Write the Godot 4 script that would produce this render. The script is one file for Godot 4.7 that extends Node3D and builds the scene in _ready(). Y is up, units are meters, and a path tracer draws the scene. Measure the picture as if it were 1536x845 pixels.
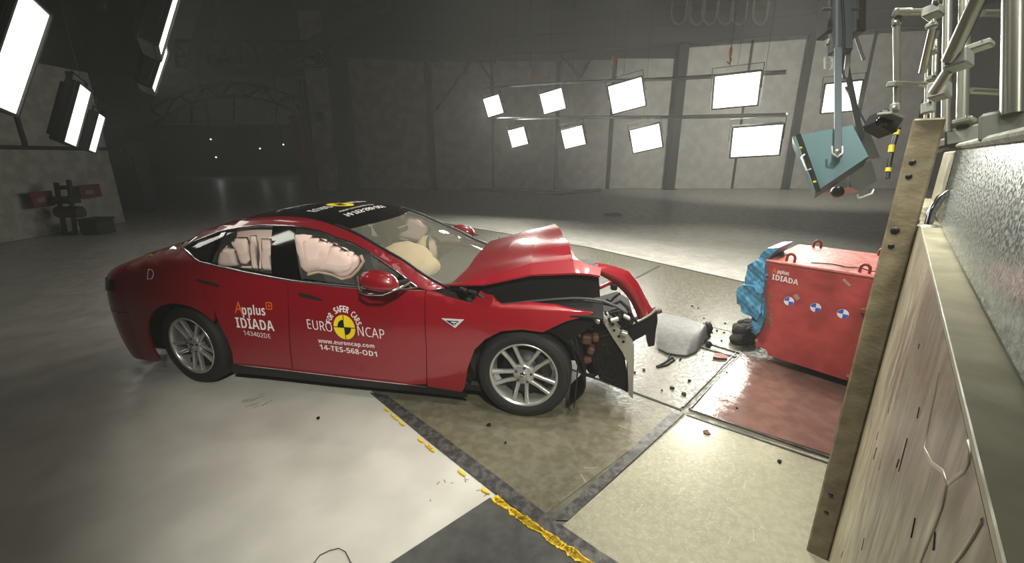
extends Node3D

# ---------------------------------------------------------------- lens (1536 x 845 frame)
const FOCAL := 640.0
const EYE := Vector3(0, 1.85, 0)
const PITCH := 0.285
var look := Basis(Vector3.RIGHT, -PITCH)
var group_id := 1
var used := {}
var mats := {}
var rng := RandomNumberGenerator.new()
var sans := SystemFont.new()
var sans_bold := SystemFont.new()
const CAR_AT := Vector3(-2.494, 0, -4.1036)
const CAR_TURN := -0.17279

func ray(u: float, v: float) -> Vector3:
	return (look * Vector3((u - 768.0) / FOCAL, (422.5 - v) / FOCAL, -1.0))

func at(u: float, v: float, depth: float) -> Vector3:
	return EYE + ray(u, v) * depth

func gr(u: float, v: float, y := 0.0) -> Vector3:
	var r := ray(u, v)
	return EYE + r * ((y - EYE.y) / r.y)

func atz(u: float, v: float, z: float) -> Vector3:
	var r := ray(u, v)
	return EYE + r * (z / r.z)

func atx(u: float, v: float, x: float) -> Vector3:
	var r := ray(u, v)
	return EYE + r * (x / r.x)

func on_car(u: float, v: float, z: float) -> Vector3:     # a point of the car, in its own axes, at side offset z
	var b := Basis(Vector3.UP, -CAR_TURN)
	var o := b * (EYE - CAR_AT)
	var r := b * ray(u, v)
	return o + r * ((z - o.z) / r.z)

# ---------------------------------------------------------------- naming
func numbered(called: String) -> String:
	var n: int = used.get(called, 0)
	used[called] = n + 1
	return called if n == 0 else "%s_%03d" % [called, n]

func thing(called: String, label: String, category: String, where := Vector3.ZERO, turn := 0.0, group := "") -> Node3D:
	var o := Node3D.new()
	o.name = numbered(called)
	add_child(o)
	o.position = where
	o.rotation.y = turn
	tag(o, label, category, group)
	return o

func tag(o: Node, label: String, category: String, group := "") -> Node:
	o.set_meta("label", label)
	o.set_meta("category", category)
	if group != "":
		o.set_meta("group", group)
	return o

func obj(called: String, st: SurfaceTool, m: Material, parent: Node = self, gen := true) -> MeshInstance3D:
	if gen:
		st.generate_normals()
	var mi := MeshInstance3D.new()
	mi.mesh = st.commit()
	mi.material_override = m
	mi.name = numbered(called) if parent == self else called
	parent.add_child(mi, true)
	return mi

func struct(called: String, st: SurfaceTool, m: Material, parent: Node = self) -> MeshInstance3D:
	var mi := obj(called, st, m, parent)
	if parent == self:
		mi.set_meta("kind", "structure")
	return mi

# ---------------------------------------------------------------- materials
func mat(called: String, c: Color, rough := 0.6, metal := 0.0) -> StandardMaterial3D:
	if mats.has(called):
		return mats[called]
	var m := StandardMaterial3D.new()
	m.resource_name = called
	m.albedo_color = c
	m.roughness = rough
	m.metallic = metal
	mats[called] = m
	return m

func noise_tex(freq: float, c0: Color, c1: Color, sd: int, size := 512, lo := 0.3, hi := 0.7, oct := 5) -> NoiseTexture2D:
	var n := FastNoiseLite.new()
	n.seed = sd
	n.noise_type = FastNoiseLite.TYPE_SIMPLEX_SMOOTH
	n.frequency = freq
	n.fractal_octaves = oct
	var g := Gradient.new()
	g.offsets = PackedFloat32Array([lo, hi])
	g.colors = PackedColorArray([c0, c1])
	var t := NoiseTexture2D.new()
	t.width = size
	t.height = size
	t.seamless = true
	t.noise = n
	t.color_ramp = g
	return t

func mottled(called: String, c0: Color, c1: Color, metres: float, r0: float, r1: float, sd: int, metal := 0.0, bump := 0.0, freq := 0.01) -> StandardMaterial3D:
	if mats.has(called):
		return mats[called]
	var m := mat(called, Color.WHITE, 1.0, metal)
	m.albedo_texture = noise_tex(freq, c0, c1, sd)
	m.roughness_texture = noise_tex(freq * 2.2, Color(r0, r0, r0), Color(r1, r1, r1), sd + 7)
	m.roughness_texture_channel = BaseMaterial3D.TEXTURE_CHANNEL_RED
	m.uv1_triplanar = true
	m.uv1_world_triplanar = true
	m.uv1_scale = Vector3.ONE / metres
	if bump > 0.0:
		var n := noise_tex(0.05, Color.BLACK, Color.WHITE, sd + 3, 512, 0.2, 0.8)
		n.color_ramp = null
		n.as_normal_map = true
		n.bump_strength = 6.0
		m.normal_enabled = true
		m.normal_texture = n
		m.normal_scale = bump
	return m

func glow(called: String, c: Color, e: float) -> StandardMaterial3D:
	if mats.has(called):
		return mats[called]
	var m := mat(called, Color(0.9, 0.9, 0.9), 0.5)
	m.emission_enabled = true
	m.emission = c
	m.emission_energy_multiplier = e
	return m

func clear(called: String, c: Color, alpha: float) -> StandardMaterial3D:
	if mats.has(called):
		return mats[called]
	c.a = alpha
	var m := mat(called, c, 0.04)
	m.transparency = BaseMaterial3D.TRANSPARENCY_ALPHA
	m.cull_mode = BaseMaterial3D.CULL_DISABLED
	return m

# ---------------------------------------------------------------- mesh helpers (corner lists run counter-clockwise seen from outside)
func mb() -> SurfaceTool:
	var st := SurfaceTool.new()
	st.begin(Mesh.PRIMITIVE_TRIANGLES)
	return st

func tri(st: SurfaceTool, a: Vector3, b: Vector3, c: Vector3) -> void:
	st.add_vertex(a)
	st.add_vertex(c)
	st.add_vertex(b)

func quad(st: SurfaceTool, a: Vector3, b: Vector3, c: Vector3, d: Vector3) -> void:
	tri(st, a, b, c)
	tri(st, a, c, d)

func flat(st: SurfaceTool) -> void:
	st.set_smooth_group(-1)

func soft(st: SurfaceTool) -> void:
	group_id += 1
	st.set_smooth_group(group_id)

func face(st: SurfaceTool, pts: Array, mid: Vector3) -> void:
	var n: Vector3 = (pts[1] - pts[0]).cross(pts[2] - pts[0])
	var c := Vector3.ZERO
	for p: Vector3 in pts:
		c += p
	c /= pts.size()
	if n.dot(c - mid) < 0.0:
		pts.reverse()
	for i in range(1, pts.size() - 1):
		tri(st, pts[0], pts[i], pts[i + 1])

func box(st: SurfaceTool, xf: Transform3D, s: Vector3, b := 0.0) -> void:
	flat(st)
	var h := s * 0.5
	b = minf(b, minf(h.x, minf(h.y, h.z)) * 0.9)
	var mid := xf.origin
	if b <= 0.0:
		for ax in 3:
			for sg: float in [-1.0, 1.0]:
				var q := []
				for k: Vector2 in [Vector2(-1, -1), Vector2(1, -1), Vector2(1, 1), Vector2(-1, 1)]:
					var p := Vector3.ZERO
					p[ax] = sg * h[ax]
					p[(ax + 1) % 3] = k.x * h[(ax + 1) % 3]
					p[(ax + 2) % 3] = k.y * h[(ax + 2) % 3]
					q.append(xf * p)
				face(st, q, mid)
		return
	var v := func(sx: float, sy: float, sz: float, ax: int) -> Vector3:
		var p := Vector3(sx * (h.x - b), sy * (h.y - b), sz * (h.z - b))
		p[ax] = [sx, sy, sz][ax] * h[ax]
		return xf * p
	for ax in 3:
		for sg: float in [-1.0, 1.0]:
			var q := []
			for k: Vector2 in [Vector2(-1, -1), Vector2(1, -1), Vector2(1, 1), Vector2(-1, 1)]:
				var sgn := [0.0, 0.0, 0.0]
				sgn[ax] = sg
				sgn[(ax + 1) % 3] = k.x
				sgn[(ax + 2) % 3] = k.y
				q.append(v.call(sgn[0], sgn[1], sgn[2], ax))
			face(st, q, mid)
	for ax in 3:
		var a1 := (ax + 1) % 3
		var a2 := (ax + 2) % 3
		for k: Vector2 in [Vector2(-1, -1), Vector2(1, -1), Vector2(1, 1), Vector2(-1, 1)]:
			var lo := [0.0, 0.0, 0.0]
			lo[ax] = -1.0
			lo[a1] = k.x
			lo[a2] = k.y
			var hi := lo.duplicate()
			hi[ax] = 1.0
			face(st, [v.call(lo[0], lo[1], lo[2], a1), v.call(hi[0], hi[1], hi[2], a1), v.call(hi[0], hi[1], hi[2], a2), v.call(lo[0], lo[1], lo[2], a2)], mid)
	for sx: float in [-1.0, 1.0]:
		for sy: float in [-1.0, 1.0]:
			for sz: float in [-1.0, 1.0]:
				face(st, [v.call(sx, sy, sz, 0), v.call(sx, sy, sz, 1), v.call(sx, sy, sz, 2)], mid)

func bx(c: Vector3, s: Vector3, b := 0.0, turn := Basis.IDENTITY) -> SurfaceTool:
	var st := mb()
	box(st, Transform3D(turn, c), s, b)
	return st

func tube(st: SurfaceTool, pts: Array, r: float, n := 10, r2 := -1.0) -> void:
	soft(st)
	var rings := []
	var up := Vector3.UP
	var count := pts.size()
	for i in count:
		var d: Vector3 = (pts[mini(i + 1, count - 1)] - pts[maxi(i - 1, 0)]).normalized()
		if i == 0:
			up = Vector3.UP if absf(d.y) < 0.9 else Vector3.RIGHT
		var side := d.cross(up).normalized()
		up = side.cross(d).normalized()
		var rr := r if r2 < 0.0 else lerpf(r, r2, float(i) / (count - 1))
		var ring := []
		for k in n:
			var a := TAU * k / n
			ring.append(pts[i] + (side * cos(a) + up * sin(a)) * rr)
		rings.append(ring)
	for i in count - 1:
		for k in n:
			var k2 := (k + 1) % n
			quad(st, rings[i][k], rings[i + 1][k], rings[i + 1][k2], rings[i][k2])
	flat(st)
	for k in range(1, n - 1):
		tri(st, rings[0][0], rings[0][k], rings[0][k + 1])
		tri(st, rings[count - 1][0], rings[count - 1][k + 1], rings[count - 1][k])

func tb(pts: Array, r: float, n := 10, r2 := -1.0) -> SurfaceTool:
	var st := mb()
	tube(st, pts, r, n, r2)
	return st

func bar(st: SurfaceTool, a: Vector3, b: Vector3, w: float, h: float, bevel := 0.0, up := Vector3.UP) -> void:   # a straight box-section bar
	var z := (b - a).normalized()
	if absf(z.dot(up)) > 0.98:
		up = Vector3.RIGHT if absf(z.x) < 0.9 else Vector3.BACK
	var x := up.cross(z).normalized()
	box(st, Transform3D(Basis(x, z.cross(x), z), (a + b) * 0.5), Vector3(w, h, a.distance_to(b)), bevel)

func lathe(st: SurfaceTool, xf: Transform3D, prof: Array, n := 32) -> void:   # profile (radius, height) turned round the y axis; outside when heights fall
	soft(st)
	for i in prof.size() - 1:
		for k in n:
			var a0 := TAU * k / n
			var a1 := TAU * (k + 1) / n
			var p: Vector2 = prof[i]
			var q: Vector2 = prof[i + 1]
			var A := xf * Vector3(p.x * cos(a0), p.y, p.x * sin(a0))
			var B := xf * Vector3(p.x * cos(a1 if k < n - 1 else 0.0), p.y, p.x * sin(a1 if k < n - 1 else 0.0))
			var C := xf * Vector3(q.x * cos(a1 if k < n - 1 else 0.0), q.y, q.x * sin(a1 if k < n - 1 else 0.0))
			var D := xf * Vector3(q.x * cos(a0), q.y, q.x * sin(a0))
			if p.x > 1e-5:
				tri(st, A, B, C)
			if q.x > 1e-5:
				tri(st, A, C, D)

func prism(st: SurfaceTool, poly: PackedVector2Array, z0: float, z1: float, xf := Transform3D.IDENTITY) -> void:   # outline in x, y drawn out along z
	flat(st)
	if Geometry2D.is_polygon_clockwise(poly):
		poly = poly.duplicate()
		poly.reverse()
	var ids := Geometry2D.triangulate_polygon(poly)
	for i in range(0, ids.size(), 3):
		var a := poly[ids[i]]
		var b := poly[ids[i + 1]]
		var c := poly[ids[i + 2]]
		if (b - a).cross(c - a) < 0.0:
			var t := b
			b = c
			c = t
		tri(st, xf * Vector3(a.x, a.y, z1), xf * Vector3(b.x, b.y, z1), xf * Vector3(c.x, c.y, z1))
		tri(st, xf * Vector3(a.x, a.y, z0), xf * Vector3(c.x, c.y, z0), xf * Vector3(b.x, b.y, z0))
	for i in poly.size():
		var a := poly[i]
		var b := poly[(i + 1) % poly.size()]
		quad(st, xf * Vector3(a.x, a.y, z0), xf * Vector3(b.x, b.y, z0), xf * Vector3(b.x, b.y, z1), xf * Vector3(a.x, a.y, z1))

func slab(st: SurfaceTool, pts: Array, y0: float, y1: float) -> void:   # ground outline (x, z) with a thickness
	var poly := PackedVector2Array()
	for p: Vector3 in pts:
		poly.append(Vector2(p.x, -p.z))
	prism(st, poly, y0, y1, Transform3D(Basis(Vector3.RIGHT, -PI / 2), Vector3.ZERO))

func put_v(st: SurfaceTool, fn: Callable, q: Vector2, sg: float) -> void:
	var e := 0.004
	var p: Vector3 = fn.call(q)
	var n: Vector3 = (fn.call(q + Vector2(e, 0)) - p).cross(fn.call(q + Vector2(0, e)) - p).normalized() * sg
	st.set_normal(n)
	st.add_vertex(p)

func patch(st: SurfaceTool, poly: PackedVector2Array, cell: float, fn: Callable, flip := false, flange := Vector3.ZERO) -> void:   # an outline cut from a smooth surface, with exact edges
	var sg := -1.0 if flip else 1.0
	var r := Rect2(poly[0], Vector2.ZERO)
	for p in poly:
		r = r.expand(p)
	var nx := ceili(r.size.x / cell)
	var ny := ceili(r.size.y / cell)
	for i in nx:
		for j in ny:
			var o := r.position + Vector2(i, j) * cell
			var sq := PackedVector2Array([o, o + Vector2(cell, 0), o + Vector2(cell, cell), o + Vector2(0, cell)])
			for piece in Geometry2D.intersect_polygons(poly, sq):
				var ids := Geometry2D.triangulate_polygon(piece)
				for k in range(0, ids.size(), 3):
					var a := piece[ids[k]]
					var b := piece[ids[k + 1]]
					var c := piece[ids[k + 2]]
					var ccw := (b - a).cross(c - a) > 0.0
					if ccw != flip:
						put_v(st, fn, a, sg)
						put_v(st, fn, c, sg)
						put_v(st, fn, b, sg)
					else:
						put_v(st, fn, a, sg)
						put_v(st, fn, b, sg)
						put_v(st, fn, c, sg)
	if flange != Vector3.ZERO:
		var rim := poly.duplicate()
		if Geometry2D.is_polygon_clockwise(rim):
			rim.reverse()
		for i in rim.size():
			var a := rim[i]
			var b := rim[(i + 1) % rim.size()]
			var steps := maxi(1, ceili(a.distance_to(b) / cell))
			for s in steps:
				var A: Vector3 = fn.call(a.lerp(b, float(s) / steps))
				var B: Vector3 = fn.call(a.lerp(b, float(s + 1) / steps))
				var n := flange.cross(B - A).normalized() * sg
				var order := [A, B, B + flange, A, B + flange, A + flange] if n.dot((B - A).cross(flange)) < 0.0 else [A, B + flange, B, A, A + flange, B + flange]
				for p: Vector3 in order:
					st.set_normal(n)
					st.add_vertex(p)

func grid(st: SurfaceTool, nx: int, ny: int, fn: Callable) -> void:   # fn(u, v) -> point, u and v from 0 to 1; outside is du x dv
	soft(st)
	for i in nx:
		for j in ny:
			var a: Vector3 = fn.call(float(i) / nx, float(j) / ny)
			var b: Vector3 = fn.call(float(i + 1) / nx, float(j) / ny)
			var c: Vector3 = fn.call(float(i + 1) / nx, float(j + 1) / ny)
			var d: Vector3 = fn.call(float(i) / nx, float(j + 1) / ny)
			quad(st, a, b, c, d)

func sheet(st: SurfaceTool, nx: int, ny: int, fn: Callable, thick: Vector3) -> void:   # a grid with a second side and closed edges
	grid(st, nx, ny, fn)
	soft(st)
	for i in nx:
		for j in ny:
			var a: Vector3 = fn.call(float(i) / nx, float(j) / ny)
			var b: Vector3 = fn.call(float(i + 1) / nx, float(j) / ny)
			var c: Vector3 = fn.call(float(i + 1) / nx, float(j + 1) / ny)
			var d: Vector3 = fn.call(float(i) / nx, float(j + 1) / ny)
			quad(st, d + thick, c + thick, b + thick, a + thick)
	flat(st)
	for i in nx:
		for w in 2:
			var a: Vector3 = fn.call(float(i) / nx, float(w))
			var b: Vector3 = fn.call(float(i + 1) / nx, float(w))
			quad(st, a, a + thick, b + thick, b)
	for j in ny:
		for w in 2:
			var a: Vector3 = fn.call(float(w), float(j) / ny)
			var b: Vector3 = fn.call(float(w), float(j + 1) / ny)
			quad(st, a, b, b + thick, a + thick)

func ball(st: SurfaceTool, c: Vector3, r: Vector3, n := 14, turn := Basis.IDENTITY, rough := 0.0) -> void:
	var fn := func(u: float, v: float) -> Vector3:
		if u > 0.9999:
			u = 0.0
		var a := -u * TAU
		var b := (v - 0.5) * PI
		var d := Vector3(cos(b) * cos(a), sin(b), cos(b) * sin(a))
		var k := 1.0 + rough * sin(d.x * 9.1 + c.x * 31.0) * cos(d.y * 8.3 + c.z * 17.0) * sin(d.z * 7.7 + 1.3)
		return c + turn * (d * r * k)
	grid(st, n, n / 2, fn)

func text_on(st: SurfaceTool, words: String, corners: Array, fn: Callable, bold := false) -> void:   # corners of the printed word on the surface: bottom left, bottom right, top right, top left
	var tm := TextMesh.new()
	tm.text = words
	tm.font = sans_bold if bold else sans
	tm.font_size = 64
	tm.depth = 0.0
	tm.curve_step = 2.0
	var arr := tm.surface_get_arrays(0)
	var vs: PackedVector3Array = arr[Mesh.ARRAY_VERTEX]
	var ids: PackedInt32Array = arr[Mesh.ARRAY_INDEX]
	var lo := Vector2(1e9, 1e9)
	var hi := -lo
	for p in vs:
		lo = lo.min(Vector2(p.x, p.y))
		hi = hi.max(Vector2(p.x, p.y))
	var order: Array = range(vs.size()) if ids.is_empty() else Array(ids)
	for i: int in order:
		var t := (Vector2(vs[i].x, vs[i].y) - lo) / (hi - lo)
		var bl: Vector2 = corners[0]
		var br: Vector2 = corners[1]
		var tr: Vector2 = corners[2]
		var tl: Vector2 = corners[3]
		st.add_vertex(fn.call(bl.lerp(br, t.x).lerp(tl.lerp(tr, t.x), t.y)))

func disc2(c: Vector2, ex: Vector2, ey: Vector2, a0: float, a1: float, n := 24, r0 := 0.0) -> PackedVector2Array:   # a sector or ring piece on a surface
	var p := PackedVector2Array()
	for i in n + 1:
		var a := lerpf(a0, a1, float(i) / n)
		p.append(c + ex * cos(a) + ey * sin(a))
	if r0 <= 0.0:
		if a1 - a0 < TAU - 0.01:
			p.append(c)
		else:
			p.remove_at(n)
	else:
		for i in n + 1:
			var a := lerpf(a1, a0, float(i) / n)
			p.append(c + (ex * cos(a) + ey * sin(a)) * r0)
	return p

func curve(tab: PackedVector2Array, x: float) -> float:
	var n := tab.size()
	if x <= tab[0].x:
		return tab[0].y
	if x >= tab[n - 1].x:
		return tab[n - 1].y
	var i := 0
	while x > tab[i + 1].x:
		i += 1
	var a := tab[i]
	var b := tab[i + 1]
	var a0 := tab[maxi(i - 1, 0)]
	var b1 := tab[mini(i + 2, n - 1)]
	var h := b.x - a.x
	var t := (x - a.x) / h
	var ma := (b.y - a0.y) / (b.x - a0.x) * h
	var m2 := (b1.y - a.y) / (b1.x - a.x) * h
	var t2 := t * t
	var t3 := t2 * t
	return (2 * t3 - 3 * t2 + 1) * a.y + (t3 - 2 * t2 + t) * ma + (3 * t2 - 2 * t3) * b.y + (t3 - t2) * m2

func pv(flat_list: Array) -> PackedVector2Array:
	var p := PackedVector2Array()
	for i in range(0, flat_list.size(), 2):
		p.append(Vector2(flat_list[i], flat_list[i + 1]))
	return p

# ---------------------------------------------------------------- the scene
func _ready() -> void:
	rng.seed = 7
	sans.font_names = PackedStringArray(["Droid Sans"])
	sans_bold.font_names = PackedStringArray(["Droid Sans"])
	sans_bold.font_weight = 700
	var cam := Camera3D.new()
	cam.name = "camera"
	cam.position = EYE
	cam.rotation.x = -PITCH
	cam.fov = rad_to_deg(2.0 * atan(422.5 / FOCAL))
	cam.near = 0.02
	cam.far = 200.0
	add_child(cam)
	var env := Environment.new()
	env.background_mode = Environment.BG_COLOR
	env.background_color = Color(0, 0, 0)
	env.tonemap_mode = Environment.TONE_MAPPER_LINEAR
	env.tonemap_exposure = 1.0
	env.sdfgi_enabled = true
	env.ssao_enabled = true
	env.ssil_enabled = true
	env.volumetric_fog_enabled = true
	env.volumetric_fog_density = 0.0055
	env.volumetric_fog_albedo = Color(0.95, 0.95, 0.93)
	var we := WorldEnvironment.new()
	we.name = "surroundings"
	we.environment = env
	add_child(we)
	overhead_lamps()
	hall()
	floor_pieces()
	floodlights()
	car()
	crash_block()
	barrier()
	mount_rig()
	hanging_lamps()
	debris()
	left_side()
	back_side()

# ---------------------------------------------------------------- lamps
func floodlight(label: String, c: Vector3, aim: Vector3, w: float, h: float, e: float, group: String, roll := 0.0, up := Vector3.UP, hang := 9.45, beam := 0.0) -> Node3D:
	var o := thing("floodlight", label, "floodlight", c, 0.0, group)
	o.basis = Basis.looking_at(aim - c, up) * Basis(Vector3.BACK, roll)
	var black := mat("black lamp housing", Color(0.03, 0.03, 0.032), 0.6)
	obj("housing", bx(Vector3(0, 0, 0.075), Vector3(w + 0.05, h + 0.05, 0.13), 0.015), black, o)
	var rim := mb()
	for s: float in [-1.0, 1.0]:
		box(rim, Transform3D(Basis.IDENTITY, Vector3(s * (w + 0.024) / 2, 0, -0.002)), Vector3(0.024, h + 0.05, 0.035), 0.004)
		box(rim, Transform3D(Basis.IDENTITY, Vector3(0, s * (h + 0.024) / 2, -0.002)), Vector3(w, 0.024, 0.035), 0.004)
	obj("bezel", rim, mat("lamp bezel", Color(0.10, 0.10, 0.10), 0.5, 0.2), o)
	var lens := mb()
	box(lens, Transform3D(Basis.IDENTITY, Vector3(0, 0, 0.006)), Vector3(w, h, 0.01))
	obj("lens", lens, glow("floodlight lens glow", Color(1.0, 1.0, 0.94), 2.5), o)
	var fins := mb()
	for k in 7:
		box(fins, Transform3D(Basis.IDENTITY, Vector3((k - 3) * w / 7.0, 0, 0.165)), Vector3(0.008, h * 0.9, 0.05))
	obj("cooling_fin", fins, black, o)
	var yk := mb()
	for s: float in [-1.0, 1.0]:
		bar(yk, Vector3(s * (w / 2 + 0.045), 0, 0.08), Vector3(s * (w / 2 + 0.045), h / 2 + 0.12, 0.08), 0.035, 0.008)
	bar(yk, Vector3(-w / 2 - 0.05, h / 2 + 0.12, 0.08), Vector3(w / 2 + 0.05, h / 2 + 0.12, 0.08), 0.035, 0.008)
	obj("yoke", yk, black, o)
	if beam > 0.0:
		var sp := SpotLight3D.new()
		sp.name = "lamp_light"
		sp.spot_angle = beam
		sp.spot_angle_attenuation = 0.75
		sp.spot_range = 40.0
		sp.spot_attenuation = 2.0
		sp.light_size = 0.22
		sp.light_energy = e
		sp.light_color = Color(1.0, 0.99, 0.94)
		sp.shadow_enabled = true
		sp.position = Vector3(0, 0, -0.04)
		o.add_child(sp)
	else:
		var l := AreaLight3D.new()
		l.name = "lamp_light"
		l.area_size = Vector2(w * 0.97, h * 0.97)
		l.light_energy = e
		l.light_color = Color(1.0, 0.99, 0.94)
		l.area_range = 60.0
		l.shadow_enabled = true
		l.position = Vector3(0, 0, -0.025)
		o.add_child(l)
	if hang > 0.0:
		var inv := o.transform.affine_inverse()
		var head := o.transform * Vector3(0, h / 2 + 0.12, 0.08)
		obj("hanging_rod", tb([inv * head, inv * Vector3(head.x, hang, head.z)], 0.003, 6), black, o)
	return o

func overhead_lamps() -> void:
	# the lamp bank over the crash pad, hung from the roof above the top edge of the picture
	for q: Array in OVERHEAD:
		floodlight(q[4], q[0], q[1], 0.8, 0.5, q[2], "overhead floodlights above the crash pad", 0.0, Vector3.FORWARD, 9.45, q[3])
	floodlight("floodlight of the left row nearest the camera, above the left edge of the picture", Vector3(-5.0, 4.6, -1.4), Vector3(-1.8, 0.9, -3.3), 0.5, 0.86, 0.6, "", -0.2)

var OVERHEAD := [
	[Vector3(1.0, 4.7, 2.4), Vector3(-0.75, 0.35, -2.9), 46.0, 17.5, "overhead floodlight behind the camera, tipped towards the car door"],
	[Vector3(0.9, 5.4, -1.0), Vector3(0.5, 0, -2.2), 15.0, 25.0, "overhead floodlight nearest the camera, over the near edge of the pad"],
	[Vector3(1.5, 5.6, -3.2), Vector3(1.4, 0, -3.2), 22.0, 27.0, "overhead floodlight above the front of the car"],
	[Vector3(0.2, 5.6, -5.4), Vector3(-0.6, 0, -4.6), 16.0, 26.0, "overhead floodlight above the car roof"],
	[Vector3(3.2, 5.6, -4.6), Vector3(2.9, 0, -4.4), 20.0, 26.0, "overhead floodlight above the red block"],
	[Vector3(-1.3, 5.4, -2.6), Vector3(1.75, 0.7, -2.1), 34.0, 20.0, "overhead floodlight above the car bonnet, tipped towards the barrier"],
	[Vector3(0.4, 5.5, 0.6), Vector3(2.3, 0.5, -3.3), 26.0, 18.0, "overhead floodlight above the camera, tipped towards the red block"],
	[Vector3(2.6, 5.4, -1.6), Vector3(1.4, 1.8, -1.3), 17.0, 24.0, "overhead floodlight hanging over the barrier and its pipe rig"],
	[Vector3(1.6, 5.6, -8.0), Vector3(2.0, 0, -7.4), 15.0, 34.0, "overhead floodlight above the back edge of the pad"],
	[Vector3(9.0, 8.7, -11.5), Vector3(15.0, 2.5, -25.0), 110.0, 46.0, "high overhead floodlight deep in the hall, tipped towards the back corner"],
	[Vector3(5.0, 5.6, -9.0), Vector3(4.8, 0, -9.0), 16.0, 36.0, "overhead floodlight farthest right above the pad"],
]

func floodlights() -> void:
	# px centre u, v, depth, w, h, words
	var row := [
		[740, 159, 12.4, 0.50, 0.50, "small upper floodlight at the far left end of the glowing rig"],
		[829, 152, 10.4, 0.55, 0.46, "upper floodlight second from the left on the glowing rig"],
		[940, 144, 8.6, 0.58, 0.48, "bright upper floodlight in the middle of the glowing rig"],
		[1104, 136, 6.9, 0.58, 0.44, "brightest upper floodlight at the right of the rig, above its lower twin"],
		[777, 206, 12.4, 0.50, 0.48, "lowest small floodlight at the far left under the top row"],
		[860, 206, 10.4, 0.52, 0.44, "lower floodlight second from the left, over the background stand"],
		[969, 208, 8.6, 0.50, 0.41, "lower floodlight in the middle, under the bright upper one"],
		[1134, 212, 6.9, 0.62, 0.42, "brightest lower floodlight left of the teal lamp housing"],
	]
	for q: Array in row:
		var c := at(q[0], q[1], q[2])
		floodlight(q[5], c, c + Vector3(-0.35, -0.25, 1.0), q[3] * (1.12 if q[2] < 9.0 else 1.0), q[4] * (1.1 if q[2] < 9.0 else 1.0), 8.0, "", -0.22 if q[0] < 1000 else -0.06)
	var c9 := at(1262, 146, 7.4)
	floodlight("floodlight shining behind the teal lamp's hanging arm", c9, c9 + Vector3(-0.5, -0.2, 1.0), 0.5, 0.46, 5.0, "", -0.05)
	# the rig pipes that carry them
	var rig := thing("lamp_rig", "dark pipe rig carrying two rows of glowing floodlights behind the car", "lamp rig", at(940, 130, 9.2))
	var o := rig.position
	var pm := mat("rig pipe", Color(0.12, 0.12, 0.115), 0.5, 0.4)
	for v: Array in [[[725, 132, 12.6], [840, 124, 10.6], [1010, 118, 8.2], [1180, 108, 6.6]], [[740, 178, 12.5], [860, 176, 10.5], [1010, 176, 8.4], [1180, 172, 6.9]]]:
		var p := []
		for q: Array in v:
			p.append(at(q[0], q[1], q[2] + 0.15) - o)
		obj("rig_pipe", tb(p, 0.035, 8), pm, rig)
	for q: Array in [[795, 112, 11.2], [1095, 84, 7.4], [920, 95, 9.3]]:
		var a := at(q[0], q[1], q[2])
		obj("hoist_cable", tb([at(q[0], q[1] + 14, q[2]) - o, a - o, a + Vector3(0, 6, 0) - o], 0.008, 6), pm, rig)
		var hk := mb()
		tube(hk, [a - o + Vector3(0, 0.13, 0), a - o], 0.03, 8)
		tube(hk, [a - o, a - o + Vector3(0.03, -0.06, 0), a - o + Vector3(0, -0.12, 0), a - o + Vector3(-0.04, -0.09, 0)], 0.014, 6)
		obj("hook", hk, mat("orange hook", Color(0.62, 0.33, 0.08), 0.5), rig)
	# the row on the left: centre u, v, depth; lean of its upright edges in the frame; how far it is turned to us
	var left := [
		[26, 82, 3.3, 36, 140, 0.36, 0.50, 0.86, 0.45, "largest floodlight panel, cut off by the left edge of the picture"],
		[116, 174, 6.2, 20, 86, 0.27, 0.50, 0.84, 0.4, "middle floodlight panel of the receding row on the left"],
		[145, 200, 8.8, 14, 56, 0.24, 0.46, 0.76, 0.4, "smallest, farthest floodlight panel of the row on the left"],
		[257, 14, 4.2, 36, 140, 0.10, 0.50, 0.88, 1.0, "upper edge-on floodlight panel seen as a thin bright line"],
		[239, 104, 5.4, 30, 100, 0.10, 0.50, 0.56, 1.0, "lower edge-on floodlight panel hanging under the upper one"],
	]
	for q: Array in left:
		var c := at(q[0], q[1], q[2])
		var up := (at(q[0] + q[3], q[1] - q[4], q[2]) - c).normalized()
		var e := (EYE - c).normalized()
		var side := up.cross(e).normalized()
		var k: float = q[5]
		floodlight(q[9], c, c + e * k + side * sqrt(1.0 - k * k), q[6], q[7], q[8], "", 0.0, up)

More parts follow.
